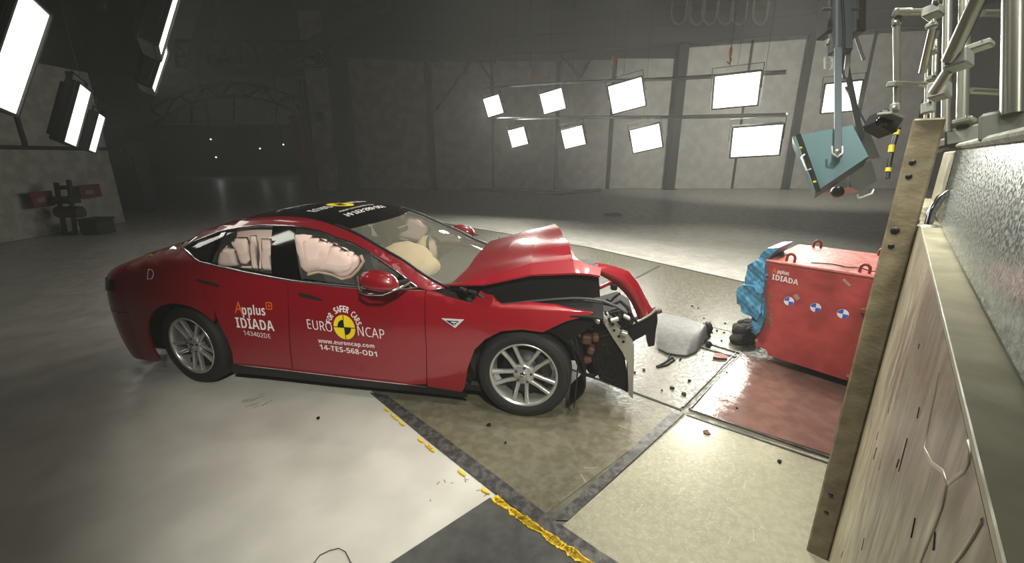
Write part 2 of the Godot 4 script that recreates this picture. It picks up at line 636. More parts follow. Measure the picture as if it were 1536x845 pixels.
# ---------------------------------------------------------------- the hall
func hall() -> void:
	var conc := mottled("hall floor paint", Color(0.66, 0.65, 0.62), Color(0.70, 0.69, 0.66), 3.0, 0.30, 0.5, 11)
	var fl := struct("floor", bx(Vector3(-4, -0.156, -26), Vector3(80, 0.3, 80)), conc)
	fl.set_meta("label", "pale painted concrete floor of the test hall")
	var grey := mottled("hall wall panel", Color(0.74, 0.73, 0.71), Color(0.79, 0.78, 0.76), 4.0, 0.7, 0.9, 21)
	var dark := mat("dark hall steel", Color(0.09, 0.09, 0.11), 0.6, 0.2)
	var black := mat("dark hall cladding", Color(0.10, 0.10, 0.10), 0.85)
	var wb := struct("wall_back", bx(Vector3(7.3, 2.0, -26.4), Vector3(35, 15, 0.4)), black)
	wb.set_meta("label", "dark back wall of the hall with pale lower panels")
	# pale panels below the dark crane beam
	for q: Array in [[540, 646, 78, 276], [655, 738, 88, 276], [742, 830, 92, 276], [836, 908, 90, 277], [914, 1000, 88, 278], [1012, 1096, 46, 280], [1100, 1172, 48, 280], [1182, 1262, 46, 282], [1268, 1350, 46, 282]]:
		var a := atz(q[0], q[3], -26.15)
		var b := atz(q[1], q[3], -26.15)
		var t := atz((q[0] + q[1]) / 2.0, q[2], -26.15)
		obj("wall_panel", bx(Vector3((a.x + b.x) / 2, t.y / 2, -26.15), Vector3(b.x - a.x, t.y, 0.1), 0.02), grey, wb)
	struct("wall_right", bx(Vector3(25.0, 2.0, -12), Vector3(0.4, 15, 52)), mat("right wall grey", Color(0.42, 0.41, 0.40), 0.85))
	struct("wall_front", bx(Vector3(-4, 2.0, 13.9), Vector3(80, 15, 0.4)), black)
	struct("wall_far", bx(Vector3(-24, 2.0, -62), Vector3(44, 15, 0.4)), black)
	struct("wall_left", bx(Vector3(-44, 2.0, -26), Vector3(0.4, 15, 80)), black)
	struct("ceiling", bx(Vector3(-4, 9.6, -26), Vector3(80, 0.3, 80)), mat("dark roof deck", Color(0.07, 0.07, 0.07), 0.9))
	# inner left wall, seen behind the lamp row: ends where the dark bay opens
	var wl := thing("partition_wall", "pale partition wall at the left behind the floodlight row", "wall", Vector3(-11.3, 0, -10))
	obj("wall_body", bx(Vector3(-0.15, 2.0, 2.0), Vector3(0.25, 4.0, 9.0), 0.01), mottled("left wall plaster", Color(0.50, 0.50, 0.47), Color(0.57, 0.57, 0.54), 2.0, 0.7, 0.9, 31), wl)
	obj("rail", bx(Vector3(0.0, 2.05, 2.0), Vector3(0.06, 0.09, 9.0), 0.01), dark, wl)
	for z: float in [-1.9, -0.4, 1.2, 3.0]:
		obj("wall_post", bx(Vector3(0.0, 3.0, z), Vector3(0.06, 1.85, 0.09), 0.01), dark, wl)
	wl.set_meta("kind", "structure")
	# columns and crane beam on the back wall
	for q: Array in [[517, 60, 290, 0.55, "dark steel column beside the pale column casing"], [650, 75, 282, 0.32, "slim dark steel column left of the glowing rig"], [1003, 20, 284, 0.5, "dark steel column behind the middle floodlights"], [1178, 30, 284, 0.3, "slim dark steel column right of the brightest floodlights"]]:
		var f := atz(q[0], q[2], -25.6)
		var o := thing("steel_column", q[4], "column", Vector3(f.x, 0, -25.6))
		var st := mb()
		var w: float = q[3]
		box(st, Transform3D(Basis.IDENTITY, Vector3(0, 4.7, 0)), Vector3(0.03, 9.4, w))
		obj("web", st, dark, o)
		for s: float in [-1.0, 1.0]:
			obj("column_flange", bx(Vector3(0, 4.7, s * w / 2), Vector3(w, 9.4, 0.03), 0.005), dark, o)
		obj("base_plate", bx(Vector3(0, 0.01, 0), Vector3(w + 0.2, 0.03, w + 0.2), 0.005), dark, o)
	var g := thing("crane_beam", "long dark crane beam running along the back wall above the panels", "beam", atz(740, 70, -25.4))
	var go := g.position
	for q: Array in [[500, 72, 745, 80], [745, 72, 1400, 24]]:
		var st := mb()
		bar(st, atz(q[0], q[1], -25.4) - go, atz(q[2], q[3], -25.4) - go, 0.5, 0.9, 0.03)
		obj("beam_section", st, dark, g)
	for q: Array in [[655, 165, 712, 82], [655, 96, 668, 80], [712, 82, 740, 125], [870, 120, 838, 75], [870, 118, 890, 80]]:
		var st := mb()
		bar(st, atz(q[0], q[1], -25.8) - go, atz(q[2], q[3], -25.8) - go, 0.12, 0.12)
		obj("brace", st, dark, g)
	# white column casing at the end of the back wall
	var w0 := atz(482, 286, -24.9)
	var w1 := atz(508, 286, -24.9)
	var cw := thing("column_casing", "pale column casing with a small notice at the corner of the dark bay", "column", Vector3((w0.x + w1.x) / 2, 0, -24.9))
	for q: Array in [[0.0, 2.1], [2.12, 6.2], [6.22, 9.0]]:
		obj("casing_section", bx(Vector3(0, (q[0] + q[1]) / 2, 0), Vector3(w1.x - w0.x, q[1] - q[0], 0.5), 0.015), grey, cw)
	obj("notice", bx(Vector3(0.05, 3.9, 0.255), Vector3(0.42, 0.55, 0.012), 0.003), mat("notice grey", Color(0.22, 0.22, 0.23), 0.7), cw)
	# roof trusses over the dark bay
	var near_truss := thing("roof_truss", "dark lattice roof girder spanning the top of the dark bay", "truss", atz(400, 60, -24.6))
	lattice(near_truss, [265, 62, 500, 64], [265, 100, 500, 98], -24.6, 10, 0.12, dark)
	var mid_truss := thing("roof_truss", "arched lattice roof truss deep inside the dark bay", "truss", atz(360, 130, -38))
	arch_truss(mid_truss, -38.0, dark)
	var rb := thing("rafter", "thick dark diagonal beam crossing under the roof left of the column", "beam", atz(430, 90, -20))
	var r1 := mb()
	bar(r1, atz(412, 102, -23.0) - rb.position, atz(585, 0, -16.0) - rb.position, 0.35, 0.45, 0.02)
	obj("beam_body", r1, dark, rb)
	var rc := thing("rafter", "dark hanging beam left of the lattice roof girder", "beam", atz(290, 70, -21))
	var r2 := mb()
	bar(r2, atz(288, 108, -21.0) - rc.position, atz(326, -22, -21.0) - rc.position, 0.5, 0.5, 0.02)
	obj("beam_body", r2, dark, rc)
	var cb := thing("catenary_cable", "thin bright cable strung across the dark bay", "cable", atz(380, 180, -22))
	obj("strand", tb([atz(278, 186, -22.0) - cb.position, atz(360, 181, -22.0) - cb.position, atz(440, 174, -22.0) - cb.position], 0.02, 6), mat("bright cable", Color(0.7, 0.68, 0.6), 0.4, 0.2), cb)
	# pale wall seen high inside the bay
	var hi := thing("gable_wall", "dim pale gable wall far inside the dark bay above the truss", "wall", Vector3(-20, 0, -46))
	hi.set_meta("kind", "structure")
	obj("wall_body", bx(Vector3(-3.5, 7.2, 0), Vector3(36, 4.4, 0.3)), grey, hi)

func lattice(o: Node3D, top: Array, low: Array, z: float, n: int, w: float, m: Material) -> void:
	var p := o.position
	var a0 := atz(top[0], top[1], z) - p
	var a1 := atz(top[2], top[3], z) - p
	var b0 := atz(low[0], low[1], z) - p
	var b1 := atz(low[2], low[3], z) - p
	var st := mb()
	bar(st, a0, a1, w * 1.6, w * 1.6)
	obj("top_chord", st, m, o)
	st = mb()
	bar(st, b0, b1, w * 1.3, w * 1.3)
	obj("bottom_chord", st, m, o)
	st = mb()
	bar(st, a0.lerp(b0, 0.6), a1.lerp(b1, 0.6), w, w)
	obj("middle_chord", st, m, o)
	for k in n:
		var t := float(k) / n
		var t2 := float(k + 1) / n
		st = mb()
		bar(st, a0.lerp(a1, t), b0.lerp(b1, t), w, w)
		obj("upright", st, m, o)
		st = mb()
		if k % 2 == 0:
			bar(st, a0.lerp(a1, t), b0.lerp(b1, t2), w * 0.8, w * 0.8)
		else:
			bar(st, b0.lerp(b1, t), a0.lerp(a1, t2), w * 0.8, w * 0.8)
		obj("diagonal", st, m, o)

func arch_truss(o: Node3D, z: float, m: Material) -> void:
	var p := o.position
	var up := []
	var lo := []
	for k in 13:
		var t := k / 12.0
		var u := lerpf(225.0, 478.0, t)
		var rise := 4.0 * t * (1.0 - t)
		up.append(atz(u, 165.0 - 40.0 * rise, z) - p)
		lo.append(atz(u, 190.0 - 46.0 * rise, z) - p)
	obj("top_chord", tb(up, 0.14, 6), m, o)
	obj("bottom_chord", tb(lo, 0.12, 6), m, o)
	for k in 12:
		var st := mb()
		if k % 2 == 0:
			bar(st, up[k], lo[k + 1], 0.14, 0.14)
		else:
			bar(st, lo[k], up[k + 1], 0.14, 0.14)
		obj("diagonal", st, m, o)
	var tie := mb()
	bar(tie, lo[0], lo[12], 0.12, 0.12)
	obj("tie_bar", tie, m, o)
	for k: int in [3, 6, 9]:
		var st := mb()
		bar(st, lo[k], (lo[0] as Vector3).lerp(lo[12], k / 12.0), 0.1, 0.1)
		obj("hanger", st, m, o)

func floor_pieces() -> void:
	var fl := get_node("floor")
	var olive := mottled("test pad concrete", Color(0.325, 0.31, 0.25), Color(0.37, 0.355, 0.295), 1.1, 0.28, 0.5, 41, 0.0, 0.08, 0.02)
	var pale := mottled("pale test pad concrete", Color(0.51, 0.50, 0.435), Color(0.55, 0.54, 0.475), 0.9, 0.19, 0.29, 42, 0.0, 0.03, 0.03)
	var plate := mottled("oxide red steel plate", Color(0.37, 0.27, 0.245), Color(0.41, 0.31, 0.28), 0.9, 0.10, 0.17, 43, 0.0, 0.03)
	var steel := mottled("dull steel strip", Color(0.25, 0.25, 0.25), Color(0.36, 0.35, 0.34), 0.4, 0.35, 0.6, 44, 0.5)
	var rubber := mottled("black floor mat", Color(0.23, 0.23, 0.225), Color(0.27, 0.27, 0.26), 0.8, 0.6, 0.85, 45)
	var groove := mat("dark groove", Color(0.10, 0.095, 0.08), 0.8)
	var T0 := gr(560, 588)
	var T1 := gr(830, 783)
	var tdir := (T0 - T1).normalized()
	var X := gr(1022, 617)
	var A := gr(1110, 531)
	var adir := (A - X).normalized()
	var bl := gr(950, 590)
	var bdir := (bl - X).normalized()
	var br := gr(1250, 690)
	var br2 := X + (br - X).normalized() * 2.2
	var top_y := 0.004
	# dark bedding that shows in the joints
	var st := mb()
	slab(st, [gr(1300, 1000), Vector3(9, 0, -1.5), gr(1130, 427) + (gr(1130, 427) - gr(880, 371)).normalized() * 3.0, gr(880, 371), gr(640, 331), T1 + tdir * 4.6, T1 + tdir * 0.06, gr(905, 832), gr(950, 880)], -0.04, 0.0)
	obj("pad_bedding", st, mottled("pad bedding", Color(0.27, 0.26, 0.22), Color(0.33, 0.32, 0.27), 0.8, 0.4, 0.7, 46), fl)
	# slab under the front of the car
	st = mb()
	slab(st, [T1 + tdir * 0.06, X, X + bdir * 4.6, T1 + tdir * 4.6], -0.05, top_y)
	obj("pad_slab", st, olive, fl)
	st = mb()
	slab(st, [gr(840, 793), gr(1030, 624), br2, gr(1300, 1000), gr(950, 880)], -0.05, top_y)
	obj("pad_slab", st, pale, fl)
	st = mb()
	slab(st, [gr(1038, 617), A, A + (br - X).normalized() * 2.2, br2 + adir * 0.03], -0.05, top_y + 0.004)
	obj("steel_plate", st, plate, fl)
	# slabs beyond the cross joint, as far as the back edge of the pad
	var e0 := gr(640, 331)
	var e1 := gr(880, 371)
	var e2 := gr(1130, 427)
	var e3 := e2 + (e2 - e1).normalized() * 3.0
	var s1 := X + adir * 0.02 + bdir * 0.02
	st = mb()
	slab(st, [s1, A, A + adir * 0.5 + bdir * 0.1, A + adir * 0.5 + bdir * 5.0, s1 + bdir * 5.0], -0.05, top_y)
	obj("pad_slab", st, olive, fl)
	st = mb()
	slab(st, [A + adir * 0.53 - bdir * 2.0, e3, e2, e1, gr(952, 418), A + adir * 0.53 + bdir * 1.6], -0.05, top_y)
	obj("pad_slab", st, olive, fl)
	st = mb()
	slab(st, [gr(950, 419), gr(988, 400), e1, e0, A + adir * 0.53 + bdir * 5.0, A + adir * 0.53 + bdir * 1.62], -0.05, top_y - 0.001)
	obj("pad_slab", st, olive, fl)
	# steel strips and rails let into the floor
	st = mb()
	slab(st, [gr(828, 782), gr(852, 783), gr(1026, 622), gr(1012, 616)], -0.04, 0.009)
	obj("cover_strip", st, steel, fl)
	st = mb()
	slab(st, [gr(556, 590), gr(580, 594), gr(655, 648), gr(735, 708), gr(832, 782), gr(905, 832), gr(990, 885), gr(940, 890), gr(868, 836), gr(735, 735), gr(640, 660)], -0.04, 0.007)
	obj("edge_channel", st, steel, fl)
	st = mb()
	for q: Array in [[1034, 615, 1112, 531], [1024, 612, 1106, 528]]:
		bar(st, gr(q[0], q[1]) + Vector3(0, 0.006, 0), gr(q[2], q[3]) + Vector3(0, 0.006, 0), 0.014, 0.014)
	obj("edge_rail", st, steel, fl)
	st = mb()
	for q: Array in [[1036, 616, 1250, 690], [1030, 624, 1248, 699]]:
		bar(st, gr(q[0], q[1]) + Vector3(0, 0.006, 0), gr(q[2], q[3]) + Vector3(0, 0.006, 0), 0.014, 0.014)
	obj("edge_rail", st, steel, fl)
	st = mb()
	for q: Array in [[1048, 512, 1110, 531], [1040, 519, 1104, 537]]:
		bar(st, gr(q[0], q[1]) + Vector3(0, 0.008, 0), gr(q[2], q[3]) + Vector3(0, 0.008, 0), 0.03, 0.016)
	obj("guide_rail", st, steel, fl)
	st = mb()
	bar(st, X + Vector3(0, 0.005, 0), X + bdir * 4.6 + Vector3(0, 0.005, 0), 0.016, 0.006)
	bar(st, e1 + Vector3(0, 0.004, 0), e3 + Vector3(0, 0.004, 0), 0.06, 0.006)
	bar(st, e0 + Vector3(0, 0.004, 0), e1 + Vector3(0, 0.004, 0), 0.06, 0.006)
	bar(st, gr(954, 418) + Vector3(0, 0.005, 0), gr(990, 399) + Vector3(0, 0.005, 0), 0.04, 0.006)
	obj("joint_filler", st, groove, fl)
	st = mb()
	slab(st, [gr(735, 747), gr(868, 838), gr(1010, 930), gr(900, 1150), gr(150, 1130)], -0.03, 0.002)
	obj("floor_mat", st, rubber, fl)
	# worn yellow paint along the channel
	st = mb()
	var y0 := gr(553, 591)
	for k in 90:
		var t := k / 90.0
		var u := lerpf(556, 905, t)
		var v := curve(pv([556, 593, 645, 672, 735, 742, 800, 790, 870, 838, 905, 862]), u)
		var solid := 0.35 if u < 650 else (0.12 if u < 745 else 0.95)
		if rng.randf() < solid:
			var p := gr(u, v + 1.0)
			var w := 0.012 if u < 745 else rng.randf_range(0.012, 0.034)
			var poly := []
			for i in 7:
				var a := -TAU * i / 7.0
				var d := tdir * cos(a) * rng.randf_range(0.018, 0.05) + tdir.cross(Vector3.UP) * sin(a) * w * rng.randf_range(0.6, 1.1)
				poly.append(p + d)
			slab(st, poly, 0.0, 0.0085)
	var yp := obj("yellow_paint", st, mat("worn yellow paint", Color(0.80, 0.66, 0.05), 0.6), fl)
	yp.set_meta("kind", "stuff")
	# rubber scuffs and cracks
	st = mb()
	for k in 26:
		var p := gr(rng.randf_range(362, 402), rng.randf_range(592, 612)) if k < 12 else gr(rng.randf_range(640, 735), rng.randf_range(715, 765))
		var d := (gr(420, 590) - gr(360, 612)).normalized().rotated(Vector3.UP, rng.randf_range(-0.3, 0.3)) if k < 12 else Vector3(rng.randf_range(-1, 1), 0, rng.randf_range(-1, 1)).normalized()
		var len := rng.randf_range(0.02, 0.10) if k < 12 else rng.randf_range(0.01, 0.03)
		bar(st, p + Vector3(0, -0.0058, 0), p + d * len + Vector3(0, -0.0058, 0), 0.006, 0.0012)
	obj("scuff_mark", st, mat("rubber scuff", Color(0.42, 0.40, 0.36), 0.7), fl).set_meta("kind", "stuff")
	st = mb()
	for k in 46:
		var u := rng.randf_range(870, 1180)
		var p := gr(u, rng.randf_range(630, 820))
		var d := Vector3(rng.randf_range(-1, 1), 0, rng.randf_range(-1, 1)).normalized()
		bar(st, p + Vector3(0, 0.0045, 0), p + d * rng.randf_range(0.02, 0.09) + Vector3(0, 0.0045, 0), 0.0022, 0.001)
	var sc := obj("scratch", st, mat("pale scratch", Color(0.68, 0.66, 0.58), 0.5), fl)
	sc.set_meta("kind", "stuff")

# ---------------------------------------------------------------- the car (own axes: x to the nose, y up, z to the side that faces us; origin under the rear axle)
var HALF := pv([-1.1, 0.8, -0.5, 0.895, -0.2, 0.925, 0.1, 0.93, 0.6, 0.915, 1.2, 0.913, 2.0, 0.918, 2.77, 0.935, 3.1, 0.91, 3.3, 0.88])
var TUCK := pv([0.10, 0.93, 0.18, 0.955, 0.3, 0.975, 0.45, 0.99, 0.6, 1.0, 0.72, 1.0, 0.8, 0.99, 0.88, 0.975, 0.95, 0.955, 1.05, 0.93, 1.15, 0.9])
var RAIL := pv([-0.97, 0.90, -0.85, 0.955, -0.6, 1.035, -0.45, 1.075, -0.3, 1.12, -0.1, 1.18, 0.05, 1.255, 0.17, 1.298, 0.36, 1.345, 0.545, 1.381, 0.67, 1.396, 0.84, 1.401, 1.02, 1.392, 1.13, 1.373, 1.24, 1.342, 1.36, 1.305, 1.48, 1.26, 1.6, 1.205, 1.7, 1.157, 1.83, 1.1, 1.99, 1.01, 2.11, 0.956, 2.25, 0.91, 2.5, 0.86])
var RAILZ := pv([-0.97, 0.62, -0.5, 0.62, 0.0, 0.62, 0.4, 0.62, 1.2, 0.615, 1.5, 0.65, 1.8, 0.70, 2.1, 0.76, 2.4, 0.8])
var BELT := pv([-0.97, 0.86, -0.5, 0.97, -0.2, 1.03, 0.0, 1.08, 0.06, 1.085, 0.26, 1.06, 0.43, 1.04, 0.65, 1.005, 0.87, 0.98, 1.03, 0.96, 1.25, 0.945, 1.46, 0.937, 2.0, 0.93, 2.25, 0.9, 2.5, 0.86])
var CROWN := pv([-1.0, 0.02, 0.0, 0.045, 0.5, 0.03, 1.2, 0.03, 1.5, 0.05, 1.9, 0.08, 2.1, 0.10, 2.45, 0.12])
var TAIL := pv([0.10, -0.95, 0.2, -1.03, 0.4, -1.075, 0.62, -1.07, 0.8, -1.04, 0.9, -1.0, 0.95, -0.88, 1.0, -0.72, 1.045, -0.57])

func side_z(x: float, y: float) -> float:
	var yb := curve(BELT, x)
	var w := curve(HALF, x)
	if y <= yb:
		return w * curve(TUCK, y)
	var yr := curve(RAIL, x)
	var zb := w * curve(TUCK, yb)
	var zr := curve(RAILZ, x)
	var t := (y - yb) / maxf(yr - yb, 0.02)
	if t > 1.0:
		return zr
	return zb + (zr - zb) * t + 0.10 * t * (1.0 - t) * minf(1.0, (yr - yb) / 0.2)

func top_y(x: float, z: float) -> float:
	var k := z / curve(RAILZ, x)
	return curve(RAIL, x) + curve(CROWN, x) * (1.0 - k * k)

func side_fn(s: float, d: float) -> Callable:
	return func(q: Vector2) -> Vector3: return Vector3(q.x, q.y, s * (side_z(q.x, q.y) + d))

func top_fn(d: float) -> Callable:
	return func(q: Vector2) -> Vector3: return Vector3(q.x, top_y(q.x, -q.y) + d, -q.y)

func side_panel(called: String, poly: PackedVector2Array, s: float, d: float, m: Material, parent: Node, cell := 0.05, thick := 0.02) -> MeshInstance3D:
	var st := mb()
	patch(st, poly, cell, side_fn(s, d), s < 0.0, Vector3(0, 0, -s * thick))
	return obj(called, st, m, parent, false)

func arc_pts(c: Vector2, r: float, a0: float, a1: float, n: int) -> PackedVector2Array:
	var p := PackedVector2Array()
	for i in n + 1:
		var a := lerpf(a0, a1, float(i) / n)
		p.append(c + Vector2(cos(a), sin(a)) * r)
	return p

func paint_mats() -> void:
	var m := mat("red car paint", Color(0.50, 0.010, 0.085), 0.36, 0.05)
	m.clearcoat_enabled = true
	m.clearcoat = 1.0
	m.clearcoat_roughness = 0.04
	mat("black trim", Color(0.03, 0.03, 0.032), 0.45)
	var g := mat("gloss black", Color(0.02, 0.02, 0.025), 0.06)
	g.metallic_specular = 0.7
	mat("chrome", Color(0.86, 0.86, 0.87), 0.12, 1.0)
	mat("tyre rubber", Color(0.045, 0.045, 0.045), 0.75)
	mat("alloy", Color(0.74, 0.74, 0.73), 0.28, 0.75)
	mat("dark metal", Color(0.16, 0.16, 0.16), 0.5, 0.5)
	mat("torn black plastic", Color(0.05, 0.05, 0.05), 0.7).metallic_specular = 0.3
	mat("inner black plastic", Color(0.085, 0.075, 0.08), 0.6).metallic_specular = 0.25
	mat("airbag cloth", Color(0.95, 0.84, 0.80), 0.9)
	mat("sand airbag cloth", Color(0.80, 0.72, 0.58), 0.9)
	mat("cabin lining", Color(0.10, 0.09, 0.085), 0.8)
	mat("white print", Color(0.86, 0.84, 0.84), 0.6)
	mat("orange print", Color(0.85, 0.35, 0.12), 0.6)
	mat("yellow print", Color(0.90, 0.80, 0.08), 0.55)
	mat("black print", Color(0.04, 0.04, 0.04), 0.5)
	mat("light metal", Color(0.62, 0.61, 0.57), 0.42, 0.6)
	mat("rusty brown", Color(0.30, 0.17, 0.12), 0.7)

func car() -> void:
	paint_mats()
	var red: Material = mats["red car paint"]
	var trim: Material = mats["black trim"]
	var car_root := thing("car", "red sedan with a crumpled nose, black roof and airbags filling its side windows", "car", CAR_AT, CAR_TURN)
	var win_top := [1.996, 0.952, 1.81, 1.051, 1.726, 1.091, 1.556, 1.176, 1.431, 1.228, 1.272, 1.269, 1.158, 1.305, 1.046, 1.327, 0.93, 1.339, 0.76, 1.340, 0.643, 1.337, 0.47, 1.317, 0.288, 1.282, 0.138, 1.224, 0.073, 1.198, -0.024, 1.147, 0.084, 1.133, 0.161, 1.09, 0.222, 1.066]
	var wheel_c := Vector2(0.0, 0.335)
	for s: float in [1.0, -1.0]:
		# side frame: roof rail, rear pillar and rear wing in one pressing
		var poly := PackedVector2Array()
		var x := -0.55
		while x < 2.2:
			poly.append(Vector2(x, curve(RAIL, x) - 0.001))
			x += 0.06
		poly.append(Vector2(2.17, 0.932))
		poly.append(Vector2(2.07, 0.936))
		poly.append_array(pv(win_top))
		poly.append_array(pv([0.219, 1.055, 0.248, 0.931, 0.283, 0.779, 0.33, 0.69]))
		poly.append_array(arc_pts(wheel_c, 0.40, 0.72, PI + 0.35, 16))
		poly.append_array(pv([-0.40, 0.16, -0.55, 0.14]))
		side_panel("side_frame", poly, s, 0.0, red, car_root, 0.045)
		# doors
		var fd := side_panel("front_door", pv([2.061, 0.934, 2.056, 0.875, 2.060, 0.78, 2.052, 0.467, 2.026, 0.19, 1.918, 0.178, 1.4, 0.187, 0.905, 0.207, 0.933, 0.425, 0.977, 0.71, 0.981, 0.955, 1.243, 0.936, 1.46, 0.927, 1.82, 0.930]), s, 0.0, red, car_root)
		var rd := side_panel("rear_door", pv([0.972, 0.957, 0.968, 0.71, 0.924, 0.425, 0.896, 0.207, 0.549, 0.218, 0.37, 0.224, 0.395, 0.33, 0.385, 0.45, 0.345, 0.6, 0.338, 0.69, 0.291, 0.779, 0.256, 0.931, 0.227, 1.055, 0.40, 1.030, 0.63, 0.994, 0.85, 0.968]), s, 0.0, red, car_root)
		if s > 0: side_panel("front_fender", pv([2.068, 0.934, 2.063, 0.875, 2.067, 0.78, 2.059, 0.467, 2.033, 0.17, 2.30, 0.15, 2.325, 0.188, 2.364, 0.377, 2.424, 0.533, 2.505, 0.622, 2.620, 0.692, 2.765, 0.715, 2.906, 0.703, 3.06, 0.785, 3.225, 0.833, 3.236, 0.843, 3.114, 0.861, 2.978, 0.872, 2.80, 0.875, 2.617, 0.866, 2.56, 0.875, 2.53, 0.90, 2.48, 0.905, 2.44, 0.93, 2.40, 0.868, 2.25, 0.897, 2.17, 0.915]), s, 0.0, red, car_root)
		# sill with its bright strip
		side_panel("sill", pv([0.34, 0.222, 0.549, 0.214, 0.905, 0.203, 1.918, 0.174, 2.30, 0.147, 2.335, 0.09, 1.2, 0.09, 0.3, 0.115]), s, -0.012, trim, car_root, 0.08)
		side_panel("sill_strip", pv([0.42, 0.222, 0.549, 0.2185, 0.905, 0.2075, 1.4, 0.1905, 1.918, 0.1785, 2.026, 0.175, 2.026, 0.166, 1.918, 0.169, 1.4, 0.181, 0.905, 0.198, 0.549, 0.209]), s, 0.012, mats["chrome"], car_root, 0.1, 0.012)
		# glass, pillars and bright window frame
		var gl := clear("clear side glass", Color(0.75, 0.8, 0.78), 0.06)
		var fg := side_panel("front_window", pv([0.936, 1.330, 1.049, 1.316, 1.161, 1.294, 1.274, 1.258, 1.438, 1.214, 1.563, 1.163, 1.731, 1.083, 1.90, 0.985, 1.815, 0.952, 1.532, 0.948, 1.236, 0.962, 1.073, 0.975]), s, -0.014, gl, car_root, 0.06, 0.004)
		fg.name = "front_window"
		side_panel("rear_window", pv([0.344, 1.283, 0.478, 1.312, 0.759, 1.332, 0.842, 0.993, 0.627, 1.020, 0.322, 1.066]), s, -0.014, gl, car_root, 0.06, 0.004)
		side_panel("quarter_window", pv([0.01, 1.146, 0.140, 1.218, 0.29, 1.272, 0.315, 1.28, 0.292, 1.072, 0.233, 1.075, 0.161, 1.102, 0.084, 1.135]), s, -0.014, clear("quarter glass", Color(0.16, 0.17, 0.17), 0.45), car_root, 0.06, 0.004)
		side_panel("window_divider", pv([0.303, 1.287, 0.345, 1.299, 0.325, 1.058, 0.285, 1.064]), s, -0.003, mats["gloss black"], car_root, 0.05)
		side_panel("pillar", pv([0.752, 1.339, 0.935, 1.338, 1.085, 0.963, 0.838, 0.985]), s, -0.003, mats["gloss black"], car_root, 0.05)
		side_panel("mirror_triangle", pv([1.80, 0.942, 1.84, 1.02, 1.996, 0.945]), s, -0.004, mats["gloss black"], car_root, 0.05)
		var frame := mb()
		var up := []
		for i in range(0, 32, 2):
			up.append(Vector3(win_top[i], win_top[i + 1] - 0.006, s * (side_z(win_top[i], win_top[i + 1] - 0.006) + 0.001)))
		tube(frame, up, 0.0085, 8)
		var dn := []
		for q: Array in [[-0.024, 1.147], [0.03, 1.143], [0.084, 1.133], [0.161, 1.09], [0.225, 1.062], [0.40, 1.036], [0.63, 1.0], [0.85, 0.974], [1.02, 0.957], [1.243, 0.942], [1.46, 0.933], [1.82, 0.937], [1.996, 0.952]]:
			dn.append(Vector3(q[0], q[1], s * (side_z(q[0], q[1]) + 0.002)))
		tube(frame, dn, 0.010, 8)
		obj("window_frame", frame, mats["chrome"], car_root)
		# flush handles
		side_panel("door_handle", pv([1.061, 0.858, 1.078, 0.872, 1.20, 0.853, 1.268, 0.828, 1.25, 0.823, 1.10, 0.843]), s, 0.006, mats["dark metal"], fd, 0.06, 0.012)
		side_panel("door_handle", pv([0.192, 0.929, 0.215, 0.938, 0.34, 0.915, 0.402, 0.892, 0.385, 0.886, 0.23, 0.914]), s, 0.006, mats["dark metal"], rd if s > 0 else rd, 0.06, 0.012)
		mirror(car_root, s)
		if s > 0:
			door_print(fd, rd)
			# side badge on the fender
			var b := side_panel("side_badge", pv([2.190, 0.753, 2.353, 0.756, 2.288, 0.690]), s, 0.008, mat("silver badge", Color(0.80, 0.80, 0.80), 0.35, 0.3), car_root, 0.06, 0.012)
			side_panel("badge_inlay", pv([2.222, 0.742, 2.318, 0.744, 2.282, 0.710]), s, 0.011, mats["black trim"], b, 0.06, 0.004)
			var mk := mb()
			prism(mk, pv([2.262, 0.739, 2.302, 0.739, 2.302, 0.732, 2.287, 0.732, 2.283, 0.709, 2.278, 0.732, 2.262, 0.732]), 0.0, 0.004, Transform3D(Basis.IDENTITY, Vector3(0, 0, side_z(2.28, 0.72) + 0.011)))
			obj("badge_mark", mk, mats["silver badge"], b)
	tail(car_root)
	tops(car_root)
	cabin(car_root)
	for q: Array in [[0.0, 1.0, 0.35, 0.78, -0.14], [0.0, -1.0, 0.0, 0.80, 0.0], [2.77, 1.0, 0.42, 0.80, 0.0], [2.72, -1.0, 0.2, 0.80, 0.0]]:
		wheel(car_root, Vector3(q[0], 0.342, q[1] * q[3]), q[1], q[2], q[4])
	wreck(car_root)

func mirror(o: Node, s: float) -> void:
	var c := on_car(567, 424, 1.02)
	c.z *= s
	var st := mb()
	var fn := func(u: float, v: float) -> Vector3:
		if u > 0.9999:
			u = 0.0
		var a := -u * TAU * s
		var b := (v - 0.5) * PI
		var p := Vector3(cos(b) * cos(a), sin(b), cos(b) * sin(a))
		p.x = signf(p.x) * pow(absf(p.x), 0.85)
		var sx := 0.15 if p.x > 0 else 0.13
		return c + Vector3(p.x * sx, p.y * (0.085 if p.y > 0 else 0.062) - p.x * 0.012, p.z * s * 0.075)
	grid(st, 22, 12, fn)
	var m := obj("door_mirror", st, mats["red car paint"], o)
	st = mb()
	tube(st, [c + Vector3(-0.125, -0.058, s * 0.03), c + Vector3(-0.05, -0.066, s * 0.066), c + Vector3(0.06, -0.06, s * 0.066), c + Vector3(0.15, -0.03, s * 0.02), c + Vector3(0.20, -0.012, -s * 0.06)], 0.011, 8)
	obj("mirror_strip", st, mats["chrome"], m)
	st = mb()
	tube(st, [c + Vector3(0.05, -0.02, -s * 0.02), c + Vector3(0.10, -0.035, -s * 0.08), c + Vector3(0.14, -0.04, -s * 0.17)], 0.035, 8, 0.03)
	obj("mirror_arm", st, mats["black trim"], m)
	st = mb()
	box(st, Transform3D(Basis.IDENTITY, c + Vector3(-0.118, 0.006, 0)), Vector3(0.012, 0.10, 0.11), 0.004)
	obj("mirror_glass", st, mats["chrome"], m)

